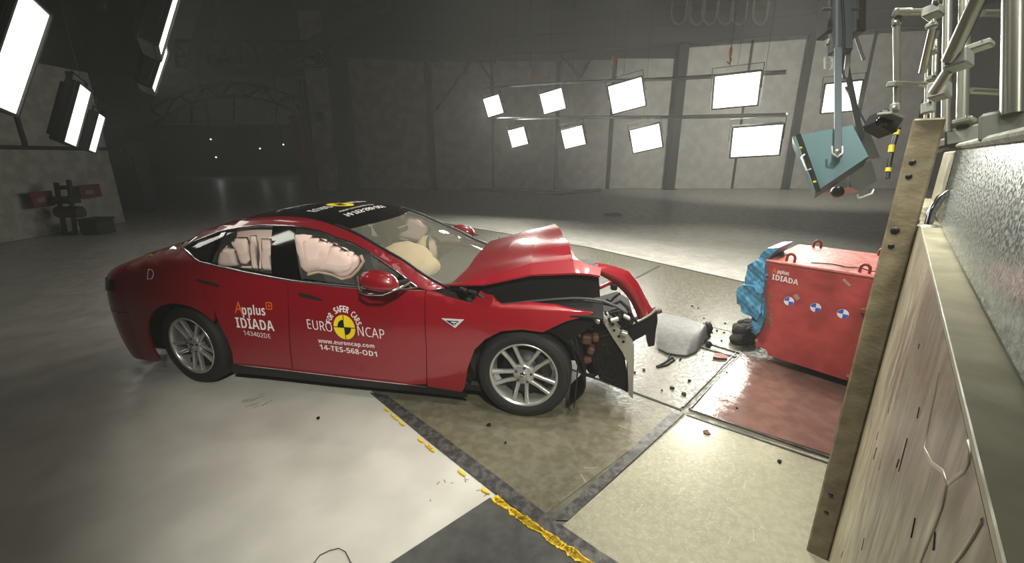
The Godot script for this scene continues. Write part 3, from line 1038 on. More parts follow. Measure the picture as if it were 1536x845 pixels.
func door_print(fd: Node, rd: Node) -> void:
	var fn := side_fn(1.0, 0.004)
	var white: Material = mats["white print"]
	var words := func(parent: Node, called: String, rows: Array, m: Material) -> void:
		var st := mb()
		for r: Array in rows:
			text_on(st, r[0], [r[1], r[2], r[3], r[4]], fn, r.size() > 5)
		obj(called, st, m, parent)
	var V := func(a: float, b: float) -> Vector2: return Vector2(a, b)
	# rear door
	words.call(rd, "orange_letter", [["A", V.call(0.511, 0.686), V.call(0.578, 0.679), V.call(0.578, 0.775), V.call(0.522, 0.781)]], mats["orange print"])
	words.call(rd, "maker_print", [
		["pplus", V.call(0.575, 0.650), V.call(0.775, 0.655), V.call(0.775, 0.762), V.call(0.575, 0.757), 1],
		["IDIADA", V.call(0.500, 0.563), V.call(0.828, 0.553), V.call(0.828, 0.638), V.call(0.503, 0.652), 1],
		["143402DE", V.call(0.548, 0.500), V.call(0.780, 0.484), V.call(0.780, 0.524), V.call(0.550, 0.541)]], white)
	var st := mb()
	var ring := PackedVector2Array()
	for i in 20:
		var a := TAU * i / 20.0
		ring.append(Vector2(0.812 + 0.028 * signf(cos(a)) * pow(absf(cos(a)), 0.45), 0.758 + 0.030 * signf(sin(a)) * pow(absf(sin(a)), 0.45)))
	for i in 20:
		var a := ring[i]
		var b := ring[(i + 1) % 20]
		var c := Vector2(0.812, 0.758)
		for t: Array in [[a, b, c.lerp(b, 0.72)], [a, c.lerp(b, 0.72), c.lerp(a, 0.72)]]:
			tri(st, fn.call(t[0]), fn.call(t[1]), fn.call(t[2]))
	patch_flat(st, pv([0.798, 0.755, 0.826, 0.755, 0.826, 0.761, 0.798, 0.761]), fn)
	patch_flat(st, pv([0.809, 0.744, 0.815, 0.744, 0.815, 0.772, 0.809, 0.772]), fn)
	obj("plus_mark", st, mats["orange print"], rd)
	# front door emblem
	var c := Vector2(1.424, 0.628)
	var R := 0.087
	st = mb()
	var K := 1.14
	patch_flat(st, disc2(c, Vector2(R, 0), Vector2(0, R * K), 0, TAU, 40), side_fn(1.0, 0.004))
	var em := obj("emblem_disc", st, mats["yellow print"], fd)
	st = mb()
	var fn2 := side_fn(1.0, 0.0055)
	patch_flat(st, disc2(c, Vector2(R * 0.62, 0), Vector2(0, R * 0.62 * K), PI / 2, PI, 12), fn2)
	patch_flat(st, disc2(c, Vector2(R * 0.62, 0), Vector2(0, R * 0.62 * K), -PI / 2, 0, 12), fn2)
	patch_flat(st, pv([c.x - R, c.y - 0.003, c.x + R, c.y - 0.003, c.x + R, c.y + 0.003, c.x - R, c.y + 0.003]), fn2)
	patch_flat(st, pv([c.x - 0.003, c.y - R * K, c.x + 0.003, c.y - R * K, c.x + 0.003, c.y + R * K, c.x - 0.003, c.y + R * K]), fn2)
	obj("emblem_quarters", st, mats["black print"], em)
	st = mb()
	var arc := "FOR SAFER CARS"
	for i in arc.length():
		var ch := arc[i]
		if ch == " ":
			continue
		var a := deg_to_rad(lerpf(164.0, 16.0, i / 13.0))
		var rad := Vector2(cos(a), sin(a) * K)
		var tan := Vector2(sin(a), -cos(a))
		var w := 0.0115 if ch != "I" else 0.004
		var p0 := c + rad * (R + 0.018)
		var p1 := c + rad * (R + 0.061)
		text_on(st, ch, [p0 - tan * w, p0 + tan * w, p1 + tan * w * 1.08, p1 - tan * w * 1.08], fn, true)
	text_on(st, "EURO", [Vector2(1.118, 0.596), Vector2(1.322, 0.580), Vector2(1.322, 0.658), Vector2(1.118, 0.674)], fn)
	text_on(st, "NCAP", [Vector2(1.528, 0.570), Vector2(1.740, 0.556), Vector2(1.740, 0.634), Vector2(1.528, 0.648)], fn)
	text_on(st, "www.euroncap.com", [Vector2(1.186, 0.470), Vector2(1.648, 0.464), Vector2(1.648, 0.501), Vector2(1.186, 0.511)], fn, true)
	text_on(st, "14-TES-568-OD1", [Vector2(1.190, 0.424), Vector2(1.660, 0.400), Vector2(1.660, 0.446), Vector2(1.190, 0.470)], fn, true)
	obj("emblem_lettering", st, white, fd)

func patch_flat(st: SurfaceTool, poly: PackedVector2Array, fn: Callable) -> void:
	flat(st)
	var ids := Geometry2D.triangulate_polygon(poly)
	for i in range(0, ids.size(), 3):
		tri(st, fn.call(poly[ids[i]]), fn.call(poly[ids[i + 1]]), fn.call(poly[ids[i + 2]]))

func tail_pt(k: float, y: float) -> Vector3:    # k from -1 (far side) to 1 (our side) round the rear of the car
	var a := (1.0 - absf(k)) * PI / 2
	var xt := curve(TAIL, y)
	var x := -0.55 - (-0.55 - xt) * pow(sin(a), 0.80)
	return Vector3(x, y, signf(k) * side_z(-0.55, y) * pow(maxf(cos(a), 0.0), 0.80))

func tail(o: Node) -> void:
	for q: Array in [["rear_bumper", 0.15, 0.60], ["tailgate", 0.606, 1.044]]:
		var st := mb()
		var lo: float = q[1]
		var hi: float = q[2]
		grid(st, 36, 12, func(u: float, v: float) -> Vector3: return tail_pt(u * 2.0 - 1.0, lerpf(lo, hi, v)))
		obj(q[0], st, mats["red car paint"], o)
	for s: float in [1.0, -1.0]:
		var st := mb()
		sheet(st, 10, 4, func(u: float, v: float) -> Vector3:
			var k := s * lerpf(0.45, 0.93, u)
			return tail_pt(k, lerpf(0.74 + 0.05 * u, 0.86 + 0.02 * u, v)) * Vector3(1.008, 1, 1.008), Vector3(0.01, 0, 0))
		obj("tail_lamp", st, mat("dark red lamp glass", Color(0.16, 0.01, 0.02), 0.1), o)
	var st := mb()
	box(st, Transform3D(Basis.IDENTITY, Vector3(-0.62, 0.22, 0)), Vector3(0.62, 0.12, 1.36), 0.04)
	box(st, Transform3D(Basis.IDENTITY, Vector3(-0.1, 0.24, 0)), Vector3(0.6, 0.2, 1.1), 0.04)
	obj("rear_diffuser", st, mats["black trim"], o)
	# yellow tape and the outlined sticker on the rear wing, the sensor on the bumper
	var tp := mb()
	var p := on_car(222, 390, 0.70)
	box(tp, Transform3D(Basis(Vector3(0, 0, 1), 0.5), p), Vector3(0.09, 0.05, 0.05), 0.01)
	box(tp, Transform3D(Basis(Vector3(0, 0, 1), -0.4), p + Vector3(0.05, 0.03, 0)), Vector3(0.06, 0.03, 0.04), 0.01)
	obj("yellow_tape", tp, mat("yellow tape", Color(0.75, 0.50, 0.08), 0.6), o)
	var f := side_fn(1.0, 0.004)
	var d := mb()
	for r: Array in [[-0.262, 0.912, -0.252, 0.990], [-0.262, 0.912, -0.218, 0.918], [-0.252, 0.990, -0.215, 0.985], [-0.218, 0.918, -0.203, 0.945], [-0.203, 0.945, -0.202, 0.965], [-0.202, 0.965, -0.215, 0.985]]:
		tube(d, [f.call(Vector2(r[0], r[1])), f.call(Vector2(r[2], r[3]))], 0.003, 6)
	obj("outline_sticker", d, mats["white print"], o)
	var b := mb()
	box(b, Transform3D(Basis.IDENTITY, Vector3(-1.0, 0.62, 0.52)), Vector3(0.06, 0.11, 0.06), 0.01)
	obj("rear_sensor", b, mats["black trim"], o)

func tops(o: Node) -> void:
	var bk := PackedVector2Array()
	var strip := func(x0: float, x1: float, inset: float, front: float) -> PackedVector2Array:
		var p := PackedVector2Array()
		var n := 14
		for i in n + 1:
			var x := lerpf(x0, x1, float(i) / n)
			p.append(Vector2(x, -(curve(RAILZ, x) - inset)))
		for i in range(1, 10):
			var t := i / 10.0
			var z := lerpf(-(curve(RAILZ, x1) - inset), curve(RAILZ, x1) - inset, t)
			p.append(Vector2(x1 + front * (1.0 - pow(2.0 * t - 1.0, 2.0)), z))
		for i in n + 1:
			var x := lerpf(x1, x0, float(i) / n)
			p.append(Vector2(x, curve(RAILZ, x) - inset))
		for i in range(1, 10):
			var t := i / 10.0
			var z := lerpf(curve(RAILZ, x0) - inset, -(curve(RAILZ, x0) - inset), t)
			p.append(Vector2(x0 + (front if x0 > 1.0 else 0.0) * (1.0 - pow(2.0 * t - 1.0, 2.0)), z))
		return p
	for q: Array in [["roof_panel", 0.42, 1.24, 0.10, "black roof glass"], ["rear_screen", -0.44, 0.412, 0.0, "rear screen glass"], ["boot_lid", -0.56, -0.445, 0.0, "red car paint"]]:
		var st := mb()
		patch(st, strip.call(q[1], q[2], 0.0, q[3]), 0.06, top_fn(0.0), false, Vector3(0, -0.015, 0))
		var m: Material
		if q[4] == "black roof glass":
			m = mat("black roof glass", Color(0.018, 0.018, 0.022), 0.16)
		elif q[4] == "rear screen glass":
			m = mat("rear screen glass", Color(0.02, 0.022, 0.025), 0.08)
		else:
			m = mats[q[4]]
		var part := obj(q[0], st, m, o, false)
		if q[0] == "roof_panel":
			roof_print(part)
	# header band and windscreen
	var st := mb()
	patch(st, strip.call(1.243, 1.335, 0.0, 0.10), 0.05, top_fn(-0.001), false, Vector3(0, -0.02, 0))
	obj("header_band", st, mats["gloss black"], o, false)
	st = mb()
	var ws := PackedVector2Array()
	for i in 13:
		var x := lerpf(1.34, 2.15, i / 12.0)
		ws.append(Vector2(x, -(curve(RAILZ, x) - 0.03)))
	for i in range(1, 12):
		var t := i / 12.0
		ws.append(Vector2(2.15 + 0.26 * (1.0 - pow(absf(2.0 * t - 1.0), 2.2)), lerpf(-(curve(RAILZ, 2.15) - 0.03), curve(RAILZ, 2.15) - 0.03, t)))
	for i in 13:
		var x := lerpf(2.15, 1.34, i / 12.0)
		ws.append(Vector2(x, curve(RAILZ, x) - 0.03))
	for i in range(1, 12):
		var t := i / 12.0
		ws.append(Vector2(1.34 + 0.10 * (1.0 - pow(2.0 * t - 1.0, 2.0)), lerpf(curve(RAILZ, 1.34) - 0.03, -(curve(RAILZ, 1.34) - 0.03), t)))
	patch(st, ws, 0.06, top_fn(-0.006), false, Vector3(0, -0.005, 0))
	obj("windscreen", st, clear("windscreen glass", Color(0.72, 0.71, 0.64), 0.22), o, false)
	for s: float in [1.0, -1.0]:
		var seal := []
		for i in 16:
			var x := lerpf(1.25, 2.2, i / 15.0)
			var z := curve(RAILZ, x) - 0.012
			seal.append(Vector3(x, top_y(x, z) + 0.001, s * z))
		obj("windscreen_seal", tb(seal, 0.014, 6), mats["black trim"], o)

func roof_print(o: Node) -> void:
	var f := func(q: Vector2) -> Vector3: return Vector3(q.x, top_y(q.x, q.y) + 0.004, q.y)
	var st := mb()
	flat(st)
	var P := func(u: float, v: float) -> Vector2:
		var y := 1.42
		var q := Vector2.ZERO
		for k in 4:
			var g := Basis(Vector3.UP, -CAR_TURN) * (gr(u, v, y) - CAR_AT)
			q = Vector2(g.x, clampf(g.z, -0.6, 0.6))
			y = lerpf(y, top_y(q.x, q.y), 0.6)
		return q
	# the same words as on the doors, laid across the roof
	text_on(st, "IDIADA", [Vector2(0.52, 0.30), Vector2(0.52, -0.42), Vector2(0.62, -0.42), Vector2(0.62, 0.30)], f, true)
	text_on(st, "EURO", [Vector2(0.88, 0.42), Vector2(0.88, 0.14), Vector2(0.97, 0.14), Vector2(0.97, 0.42)], f, true)
	text_on(st, "NCAP", [Vector2(0.88, -0.16), Vector2(0.88, -0.44), Vector2(0.97, -0.44), Vector2(0.97, -0.16)], f, true)
	text_on(st, "14-TES-568-OD1", [Vector2(1.16, 0.36), Vector2(1.16, -0.34), Vector2(1.22, -0.34), Vector2(1.22, 0.36)], f, true)
	text_on(st, "www.euroncap.com", [Vector2(1.08, 0.30), Vector2(1.08, -0.30), Vector2(1.12, -0.30), Vector2(1.12, 0.30)], f)
	obj("roof_lettering", st, mats["white print"], o)
	st = mb()
	patch_flat(st, disc2(Vector2(0.93, -0.01), Vector2(0.12, 0), Vector2(0, 0.12), 0, TAU, 28), f)
	var d := obj("roof_emblem", st, mats["yellow print"], o)
	var f2 := func(q: Vector2) -> Vector3: return Vector3(q.x, top_y(q.x, q.y) + 0.006, q.y)
	st = mb()
	patch_flat(st, disc2(Vector2(0.93, -0.01), Vector2(0.07, 0), Vector2(0, 0.07), 0, PI / 2, 10), f2)
	patch_flat(st, disc2(Vector2(0.93, -0.01), Vector2(0.07, 0), Vector2(0, 0.07), PI, PI * 1.5, 10), f2)
	obj("emblem_quarters", st, mats["black print"], d)

func puff(o: Node, called: String, poly: PackedVector2Array, z0: float, bulge: float, reach: float, m: Material, creases := 0.0) -> MeshInstance3D:   # an inflated cushion with a stitched rim
	var dist := func(q: Vector2) -> float:
		var d := 1e9
		for i in poly.size():
			d = minf(d, q.distance_to(Geometry2D.get_closest_point_to_segment(q, poly[i], poly[(i + 1) % poly.size()])))
		return d
	var st := mb()
	var front := func(q: Vector2) -> Vector3:
		var k := clampf(dist.call(q) / reach, 0.0, 1.0)
		return Vector3(q.x, q.y, z0 + bulge * sqrt(1.0 - (1.0 - k) * (1.0 - k)) + creases * sin(q.x * 34.0 + q.y * 13.0) * k)
	var back := func(q: Vector2) -> Vector3:
		var k := clampf(dist.call(q) / reach, 0.0, 1.0)
		return Vector3(q.x, q.y, z0 - bulge * 0.8 * sqrt(1.0 - (1.0 - k) * (1.0 - k)))
	patch(st, poly, 0.03, front)
	patch(st, poly, 0.06, back, true)
	return obj(called, st, m, o, false)

func cabin(o: Node) -> void:
	var lin: Material = mats["cabin lining"]
	var bag: Material = mats["airbag cloth"]
	obj("floor_pan", bx(Vector3(1.15, 0.16, 0), Vector3(2.6, 0.08, 1.62), 0.02), mats["black trim"], o)
	obj("firewall", bx(Vector3(2.34, 0.5, 0), Vector3(0.06, 0.72, 1.5), 0.02), lin, o)
	obj("parcel_shelf", bx(Vector3(-0.15, 0.93, 0), Vector3(0.9, 0.05, 1.3), 0.02), lin, o)
	for s: float in [1.0, -1.0]:
		obj("door_lining", bx(Vector3(1.05, 0.56, s * 0.80), Vector3(2.0, 0.70, 0.05), 0.02), lin, o)
		obj("wing_lining", bx(Vector3(-0.22, 0.80, s * 0.72), Vector3(0.52, 0.38, 0.05), 0.02), lin, o)
		for q: Array in [[0.0, 0.43], [2.77, 0.43]]:
			var st := mb()
			var cx: float = q[0]
			var cr: float = q[1]
			sheet(st, 16, 2, func(u: float, v: float) -> Vector3:
				var a := lerpf(-0.15, PI + 0.15 if cx < 1.0 else PI + 0.35, u)
				return Vector3(cx + cos(a) * cr, 0.34 + sin(a) * cr * (0.87 if cx > 1.0 else 0.92), s * lerpf(0.42, 0.86, v)), Vector3(0, 0.02, 0))
			obj("wheel_arch_liner", st, mats["torn black plastic"], o)
		for x: float in [1.25, 0.38]:
			var seat := mb()
			box(seat, Transform3D(Basis(Vector3.BACK, 0.06), Vector3(x + 0.12, 0.42, s * 0.38)), Vector3(0.52, 0.16, 0.5), 0.05)
			box(seat, Transform3D(Basis(Vector3.BACK, 0.30), Vector3(x - 0.20, 0.72, s * 0.38)), Vector3(0.14, 0.62, 0.46), 0.05)
			var so := obj("seat", seat, mat("seat cover", Color(0.16, 0.14, 0.13), 0.7), o)
			obj("headrest", bx(Vector3(x - 0.33, 1.10, s * 0.38), Vector3(0.09, 0.17, 0.26), 0.035), mats["seat cover"], so)
	# curtain bags right behind the side windows
	for s: float in [1.0, -1.0]:
		var fz := 0.735 * s
		var pts := []
		for q: Array in [[441, 352], [455, 350], [476, 354], [500, 362], [524, 374], [541, 383], [543, 392], [536, 404], [526, 414], [514, 418], [498, 411], [478, 407], [462, 411], [452, 402], [445, 380]]:
			var w := on_car(q[0], q[1], 0.735)
			pts.append_array([w.x, w.y])
		puff(o, "curtain_airbag", pv(pts), fz, 0.05 * s, 0.10, bag, 0.003)
		for lobe: Array in [[[452, 358, 476, 356, 492, 364, 486, 380, 476, 396, 462, 404, 455, 384], 0.045, 0.05], [[496, 363, 520, 376, 534, 390, 528, 406, 512, 413, 476, 404, 486, 388], 0.05, 0.06], [[327, 398, 330, 378, 340, 368, 356, 376, 362, 400, 340, 402], 0.05, 0.05], [[346, 362, 356, 356, 371, 356, 378, 372, 376, 398, 362, 398, 356, 378], 0.05, 0.05], [[374, 354, 384, 353, 388, 380, 387, 406, 377, 404], 0.03, 0.03], [[391, 358, 407, 358, 408, 407, 391, 406], 0.012, 0.02]]:
			var lp := []
			var px: Array = lobe[0]
			for i in range(0, px.size(), 2):
				var w := on_car(px[i], px[i + 1], 0.76)
				lp.append_array([w.x, w.y])
			puff(o, "curtain_airbag", pv(lp), 0.755 * s, float(lobe[1]) * s * 0.8, lobe[2], bag)
		var back := mb()
		sheet(back, 6, 4, func(u: float, v: float) -> Vector3: return Vector3(lerpf(0.40, 0.80, u), lerpf(1.0, 1.29, v), s * lerpf(0.74, 0.63, v)), Vector3(0, 0, -s * 0.02))
		obj("curtain_airbag", back, bag, o)
	# stitched rim of the front curtain bag
	var rim := []
	for q: Array in [[541, 383], [545, 392], [537, 405], [527, 415], [514, 419], [498, 412], [478, 408], [462, 412]]:
		rim.append(on_car(q[0], q[1], 0.745))
	obj("airbag_hem", tb(rim, 0.012, 6), mat("airbag hem", Color(0.80, 0.66, 0.58), 0.9), o)
	# dashboard, wheel and the bags in front of it
	obj("dashboard", bx(Vector3(2.02, 0.80, 0), Vector3(0.52, 0.26, 1.40), 0.06), lin, o)
	var c := on_car(622, 383, 0.30)
	var pb := mb()
	ball(pb, c + Vector3(-0.07, -0.055, 0), Vector3(0.22, 0.15, 0.30), 26, Basis(Vector3.BACK, -0.30), 0.05)
	ball(pb, c + Vector3(0.10, -0.10, 0.05), Vector3(0.12, 0.10, 0.20), 16, Basis.IDENTITY, 0.08)
	obj("passenger_airbag", pb, mats["sand airbag cloth"], o)
	var db := mb()
	ball(db, Vector3(1.58, 0.90, -0.40), Vector3(0.10, 0.19, 0.20), 20, Basis.IDENTITY, 0.06)
	obj("driver_airbag", db, mats["sand airbag cloth"], o)
	var sw := []
	for i in 21:
		var a := TAU * i / 20.0
		sw.append(Vector3(1.70 - sin(a) * 0.06, 0.92 + sin(a) * 0.17, -0.38 + cos(a) * 0.18))
	obj("steering_wheel", tb(sw, 0.014, 8), mats["black trim"], o)
	obj("rear_view_mirror", bx(Vector3(1.52, 1.22, 0.0), Vector3(0.03, 0.06, 0.22), 0.012), mats["black trim"], o)

func wheel(o: Node, c: Vector3, s: float, turn: float, toe: float) -> void:
	var w := Node3D.new()
	w.name = "wheel"
	o.add_child(w, true)
	w.position = c
	w.basis = Basis(Vector3.UP, toe) * Basis(Vector3.RIGHT, PI / 2 * s)          # local y points out of the car
	var ax := Transform3D.IDENTITY
	var st := mb()
	lathe(st, ax, [Vector2(0.243, 0.094), Vector2(0.262, 0.106), Vector2(0.30, 0.108), Vector2(0.322, 0.098), Vector2(0.337, 0.078), Vector2(0.3415, 0.05), Vector2(0.342, 0.0), Vector2(0.3415, -0.05), Vector2(0.337, -0.085), Vector2(0.315, -0.11), Vector2(0.27, -0.12), Vector2(0.24, -0.11)], 72)
	obj("tyre", st, mats["tyre rubber"], w)
	st = mb()
	for r: Array in [[0.285, 0.1085], [0.318, 0.1015]]:
		var ring := []
		for i in 49:
			ring.append(Vector3(cos(TAU * i / 48.0) * r[0], r[1], sin(TAU * i / 48.0) * r[0]))
		tube(st, ring, 0.0022, 5)
	obj("sidewall_rib", st, mats["tyre rubber"], w)
	st = mb()
	lathe(st, ax, [Vector2(0.226, -0.06), Vector2(0.222, 0.06), Vector2(0.228, 0.085), Vector2(0.236, 0.100), Vector2(0.247, 0.102), Vector2(0.249, 0.092), Vector2(0.247, 0.07)], 64)
	lathe(st, ax, [Vector2(0.247, -0.105), Vector2(0.226, -0.06)], 48)
	# five pairs of spokes
	for k in 5:
		var a := turn + TAU * k / 5.0
		for d: float in [-1.0, 1.0]:
			var rad := Vector3(cos(a), 0, sin(a))
			var tan := Vector3(-sin(a), 0, cos(a))
			var hub := rad * 0.060 + tan * d * 0.028 + Vector3(0, 0.080, 0)
			var mid := rad * 0.14 + tan * d * 0.036 + Vector3(0, 0.082, 0)
			var tip := rad * 0.228 + tan * d * 0.050 + Vector3(0, 0.090, 0)
			for seg: Array in [[hub, mid, 0.030, 0.026], [mid, tip, 0.026, 0.030]]:
				spoke(st, seg[0], seg[1], seg[2], seg[3], tan)
	lathe(st, ax, [Vector2(0.0, 0.094), Vector2(0.030, 0.093), Vector2(0.036, 0.088), Vector2(0.062, 0.086), Vector2(0.078, 0.078), Vector2(0.080, 0.03)], 32)
	obj("rim", st, mats["alloy"], w)
	st = mb()
	lathe(st, ax, [Vector2(0.0, 0.03), Vector2(0.17, 0.028), Vector2(0.172, 0.0), Vector2(0.10, -0.01)], 40)
	obj("brake_disc", st, mats["dark metal"], w)
	st = mb()
	box(st, Transform3D(Basis(Vector3.UP, 0.4), Vector3(cos(-0.4) * 0.15, 0.02, sin(-0.4) * 0.15)), Vector3(0.07, 0.09, 0.19), 0.02)
	obj("brake_caliper", st, mats["dark metal"], w)
	for k in 5:
		var a := turn + TAU * (k + 0.5) / 5.0
		st = mb()
		lathe(st, Transform3D(Basis.IDENTITY, Vector3(cos(a) * 0.057, 0.084, sin(a) * 0.057)), [Vector2(0.0, 0.012), Vector2(0.008, 0.011), Vector2(0.010, 0.0)], 8)
		obj("lug_nut", st, mats["dark metal"], w)
	st = mb()
	lathe(st, Transform3D(Basis.IDENTITY, Vector3(0, 0.09, 0)), [Vector2(0.0, 0.007), Vector2(0.024, 0.006), Vector2(0.027, 0.0)], 20)
	obj("centre_cap", st, mats["chrome"], w)

func spoke(st: SurfaceTool, a: Vector3, b: Vector3, w0: float, w1: float, tan: Vector3) -> void:
	flat(st)
	var q := []
	for e: Array in [[a, w0], [b, w1]]:
		var p: Vector3 = e[0]
		var w: float = e[1]
		q.append([p - tan * w * 0.5 - Vector3(0, 0.03, 0), p - tan * w * 0.5 - Vector3(0, 0.006, 0), p - tan * w * 0.28, p + tan * w * 0.28, p + tan * w * 0.5 - Vector3(0, 0.006, 0), p + tan * w * 0.5 - Vector3(0, 0.03, 0)])
	var mid := (a + b) * 0.5 - Vector3(0, 0.015, 0)
	for i in 6:
		var j := (i + 1) % 6
		face(st, [q[0][i], q[1][i], q[1][j], q[0][j]], mid)

# ---------------------------------------------------------------- the crushed nose
func wreck(o: Node) -> void:
	var red: Material = mats["red car paint"]
	var blk: Material = mats["torn black plastic"]
	var metal: Material = mats["light metal"]
	# bonnet: rises from the windscreen to a fold, then drops away at the front
	var C := func(u: float, v: float, z: float) -> Vector3: return on_car(u, v, z)
	var rear := [C.call(668, 427, 0.77), C.call(676, 427, 0.72), C.call(697, 405, 0.42), C.call(717, 381, 0.05), C.call(735, 362, -0.28), Vector3(2.24, 1.02, -0.76)]
	var mid1 := [C.call(726, 426.5, 0.77), C.call(735, 414, 0.72), C.call(752, 388, 0.42), C.call(768, 364, 0.05), C.call(778, 350.5, -0.28), Vector3(2.48, 1.06, -0.76)]
	var mid2 := [C.call(796, 412, 0.77), C.call(797, 395, 0.72), C.call(800, 374, 0.42), C.call(805, 355, 0.05), C.call(810, 341.5, -0.28), Vector3(2.70, 1.10, -0.76)]
	var ridge := [C.call(862, 409.5, 0.77), C.call(860, 388.5, 0.72), C.call(853, 366, 0.42), C.call(842, 348, 0.05), C.call(832, 334, -0.28), Vector3(2.86, 1.14, -0.76)]
	var fall := [C.call(884, 411, 0.77), C.call(884, 397, 0.72), Vector3(3.12, 1.05, 0.42), Vector3(3.02, 1.10, 0.05), Vector3(2.96, 1.03, -0.28), Vector3(2.91, 0.98, -0.76)]
	var nose := [C.call(900, 414, 0.77), C.call(902, 402, 0.72), Vector3(3.20, 0.88, 0.42), Vector3(3.09, 0.84, 0.05), Vector3(3.00, 0.80, -0.28), Vector3(2.94, 0.78, -0.76)]
	var rows := [rear, mid1, mid2, ridge, fall, nose]
	var fn := func(u: float, v: float) -> Vector3:
		var a := u * 5.0
		var i := mini(int(a), 4)
		var t := a - i
		var b := v * 5.0
		var j := mini(int(b), 4)
		var s := b - j
		var p: Vector3 = (rows[i][j] as Vector3).lerp(rows[i][j + 1], s)
		var q: Vector3 = (rows[i + 1][j] as Vector3).lerp(rows[i + 1][j + 1], s)
		var r := p.lerp(q, t)
		# dents run with the fold
		r.y += 0.010 * sin(v * 23.0 + u * 9.0) * sin(u * PI) * (1.0 if v > 0.25 else 0.0)
		return r
	var st := mb()
	for i in 5:
		for strip: Array in [[0.0, 0.2, 2], [0.2, 1.0, 20]]:
			var u0 := i / 5.0
			var v0: float = strip[0]
			var v1: float = strip[1]
			var lay := func(u: float, v: float) -> Vector3: return fn.call(u0 + v * 0.1999, lerpf(v0, v1, u))
			sheet(st, strip[2], 5, lay, Vector3(0, -0.012, 0))
	obj("bonnet", st, red, o)
	# wiper cowl
	st = mb()
	sheet(st, 12, 3, func(u: float, v: float) -> Vector3:
		var z := lerpf(-0.74, 0.74, u)
		return Vector3(2.16 + 0.26 * (1.0 - pow(absf(z / 0.78), 2.2)) + v * 0.16, 0.93 + 0.03 * (1.0 - z * z) - v * 0.05, z), Vector3(0, -0.02, 0))
	obj("wiper_cowl", st, blk, o)
	for z: float in [0.25, -0.35]:
		st = mb()
		tube(st, [Vector3(2.44, 0.98, z), Vector3(2.34, 1.01, z - 0.2), Vector3(2.26, 1.02, z - 0.42)], 0.009, 6)
		obj("wiper_arm", st, blk, o)
	# dark side of the front luggage well, with the rubber seal along its foot
	st = mb()
	var well := []
	for q: Array in [[712, 431], [745, 423], [764, 418], [796, 412], [828, 409.5], [860, 409.5], [898, 414], [900, 448], [849, 449], [806, 452], [760, 458]]:
		var w: Vector3 = C.call(q[0], q[1], 0.70)
		well.append_array([w.x, w.y + 0.01])
	prism(st, pv(well), 0.28, 0.70)
	obj("luggage_well", st, mats["inner black plastic"], o)
	var seal := []
	for q: Array in [[740, 458], [775, 455], [806, 451.5], [835, 449], [862, 447.5], [885, 448.5], [905, 452], [925, 460], [940, 470]]:
		seal.append(C.call(q[0], q[1], 0.72))
	obj("bonnet_seal", tb(seal, 0.011, 8), mat("grey rubber seal", Color(0.20, 0.20, 0.20), 0.5), o)
	st = mb()
	sheet(st, 10, 3, func(u: float, v: float) -> Vector3:
		var p: Vector3 = seal[int(u * 6.0)]
		if u < 0.999:
			p = p.lerp(seal[int(u * 6.0) + 1], u * 6.0 - int(u * 6.0))
		return p + Vector3(0, -0.015 - 0.05 * v, 0.18 * v), Vector3(0, -0.01, 0))
	obj("wing_rail", st, blk, o)
	# rough edge where the wing tore from the bonnet hinge
	st = mb()
	for q: Array in [[690, 432, 700, 437], [703, 437, 715, 440], [718, 441, 726, 449], [724, 452, 741, 455]]:
		bar(st, C.call(q[0], q[1], 0.80), C.call(q[2], q[3], 0.82), 0.03, 0.02, 0.004)
	obj("torn_hinge", st, mats["dark metal"], o)
	# bumper skin bent up into an arch
	var upper := [[880, 397], [893, 394.5], [908, 396], [926, 401], [943, 407], [957, 424], [968, 445], [975, 458], [981, 467]]
	var lower := [[880, 406], [890, 408], [902, 413], [914, 420], [926, 428], [938, 440], [947, 452], [954, 466], [959, 480]]
	st = mb()
	var arch := func(u: float, v: float) -> Vector3:
		var i := mini(int(u * 8.0), 7)
		var t := u * 8.0 - i
		var z := 0.40 - 0.12 * u
		var a: Vector3 = (C.call(upper[i][0], upper[i][1], z) as Vector3).lerp(C.call(upper[i + 1][0], upper[i + 1][1], z), t)
		var b: Vector3 = (C.call(lower[i][0], lower[i][1], z + 0.05) as Vector3).lerp(C.call(lower[i + 1][0], lower[i + 1][1], z + 0.05), t)
		var p := b.lerp(a, v)
		var out := (a - b).normalized().cross(Vector3(0, 0, 1))
		return p + Vector3(0.0, 0.0, 0.05 * sin(v * PI))
	sheet(st, 24, 6, arch, Vector3(-0.006, -0.004, -0.012))
	obj("bumper_skin", st, red, o)
	# grille mouth hanging from the end of the arch
	st = mb()
	var gq := [[958, 480, 0.34], [968, 474, 0.32], [985, 466, 0.30], [986, 480, 0.30], [983, 497, 0.30], [981, 517, 0.31], [972, 519, 0.33], [969, 500, 0.34], [948, 512, 0.36], [934, 507, 0.38], [940, 489, 0.38]]
	var gp := []
	for q: Array in gq:
		var w: Vector3 = C.call(q[0], q[1], 0.33)
		gp.append_array([w.x, w.y])
	prism(st, pv(gp), 0.24, 0.35)
	obj("grille_shell", st, mats["inner black plastic"], o)
	st = mb()
	tube(st, [C.call(948, 486, 0.37), C.call(962, 480, 0.36), C.call(976, 472, 0.36), C.call(985, 464, 0.36)], 0.010, 6)
	obj("grille_lip", st, metal, o)
	st = mb()
	box(st, Transform3D(Basis(Vector3.BACK, 0.3), C.call(988, 467, 0.32)), Vector3(0.05, 0.035, 0.04), 0.008)
	obj("tow_cover", st, mats["rusty brown"], o)
	# crash beam end and radiator pack swung down beside the wheel
	st = mb()
	var bp := []
	for q: Array in [[902, 478], [912, 474], [926, 492], [941, 508], [951, 520], [951, 545], [949, 598], [943, 592], [941, 545], [934, 529], [918, 505]]:
		var w: Vector3 = C.call(q[0], q[1], 0.62)
		bp.append_array([w.x, w.y])
	prism(st, pv(bp), 0.50, 0.625)
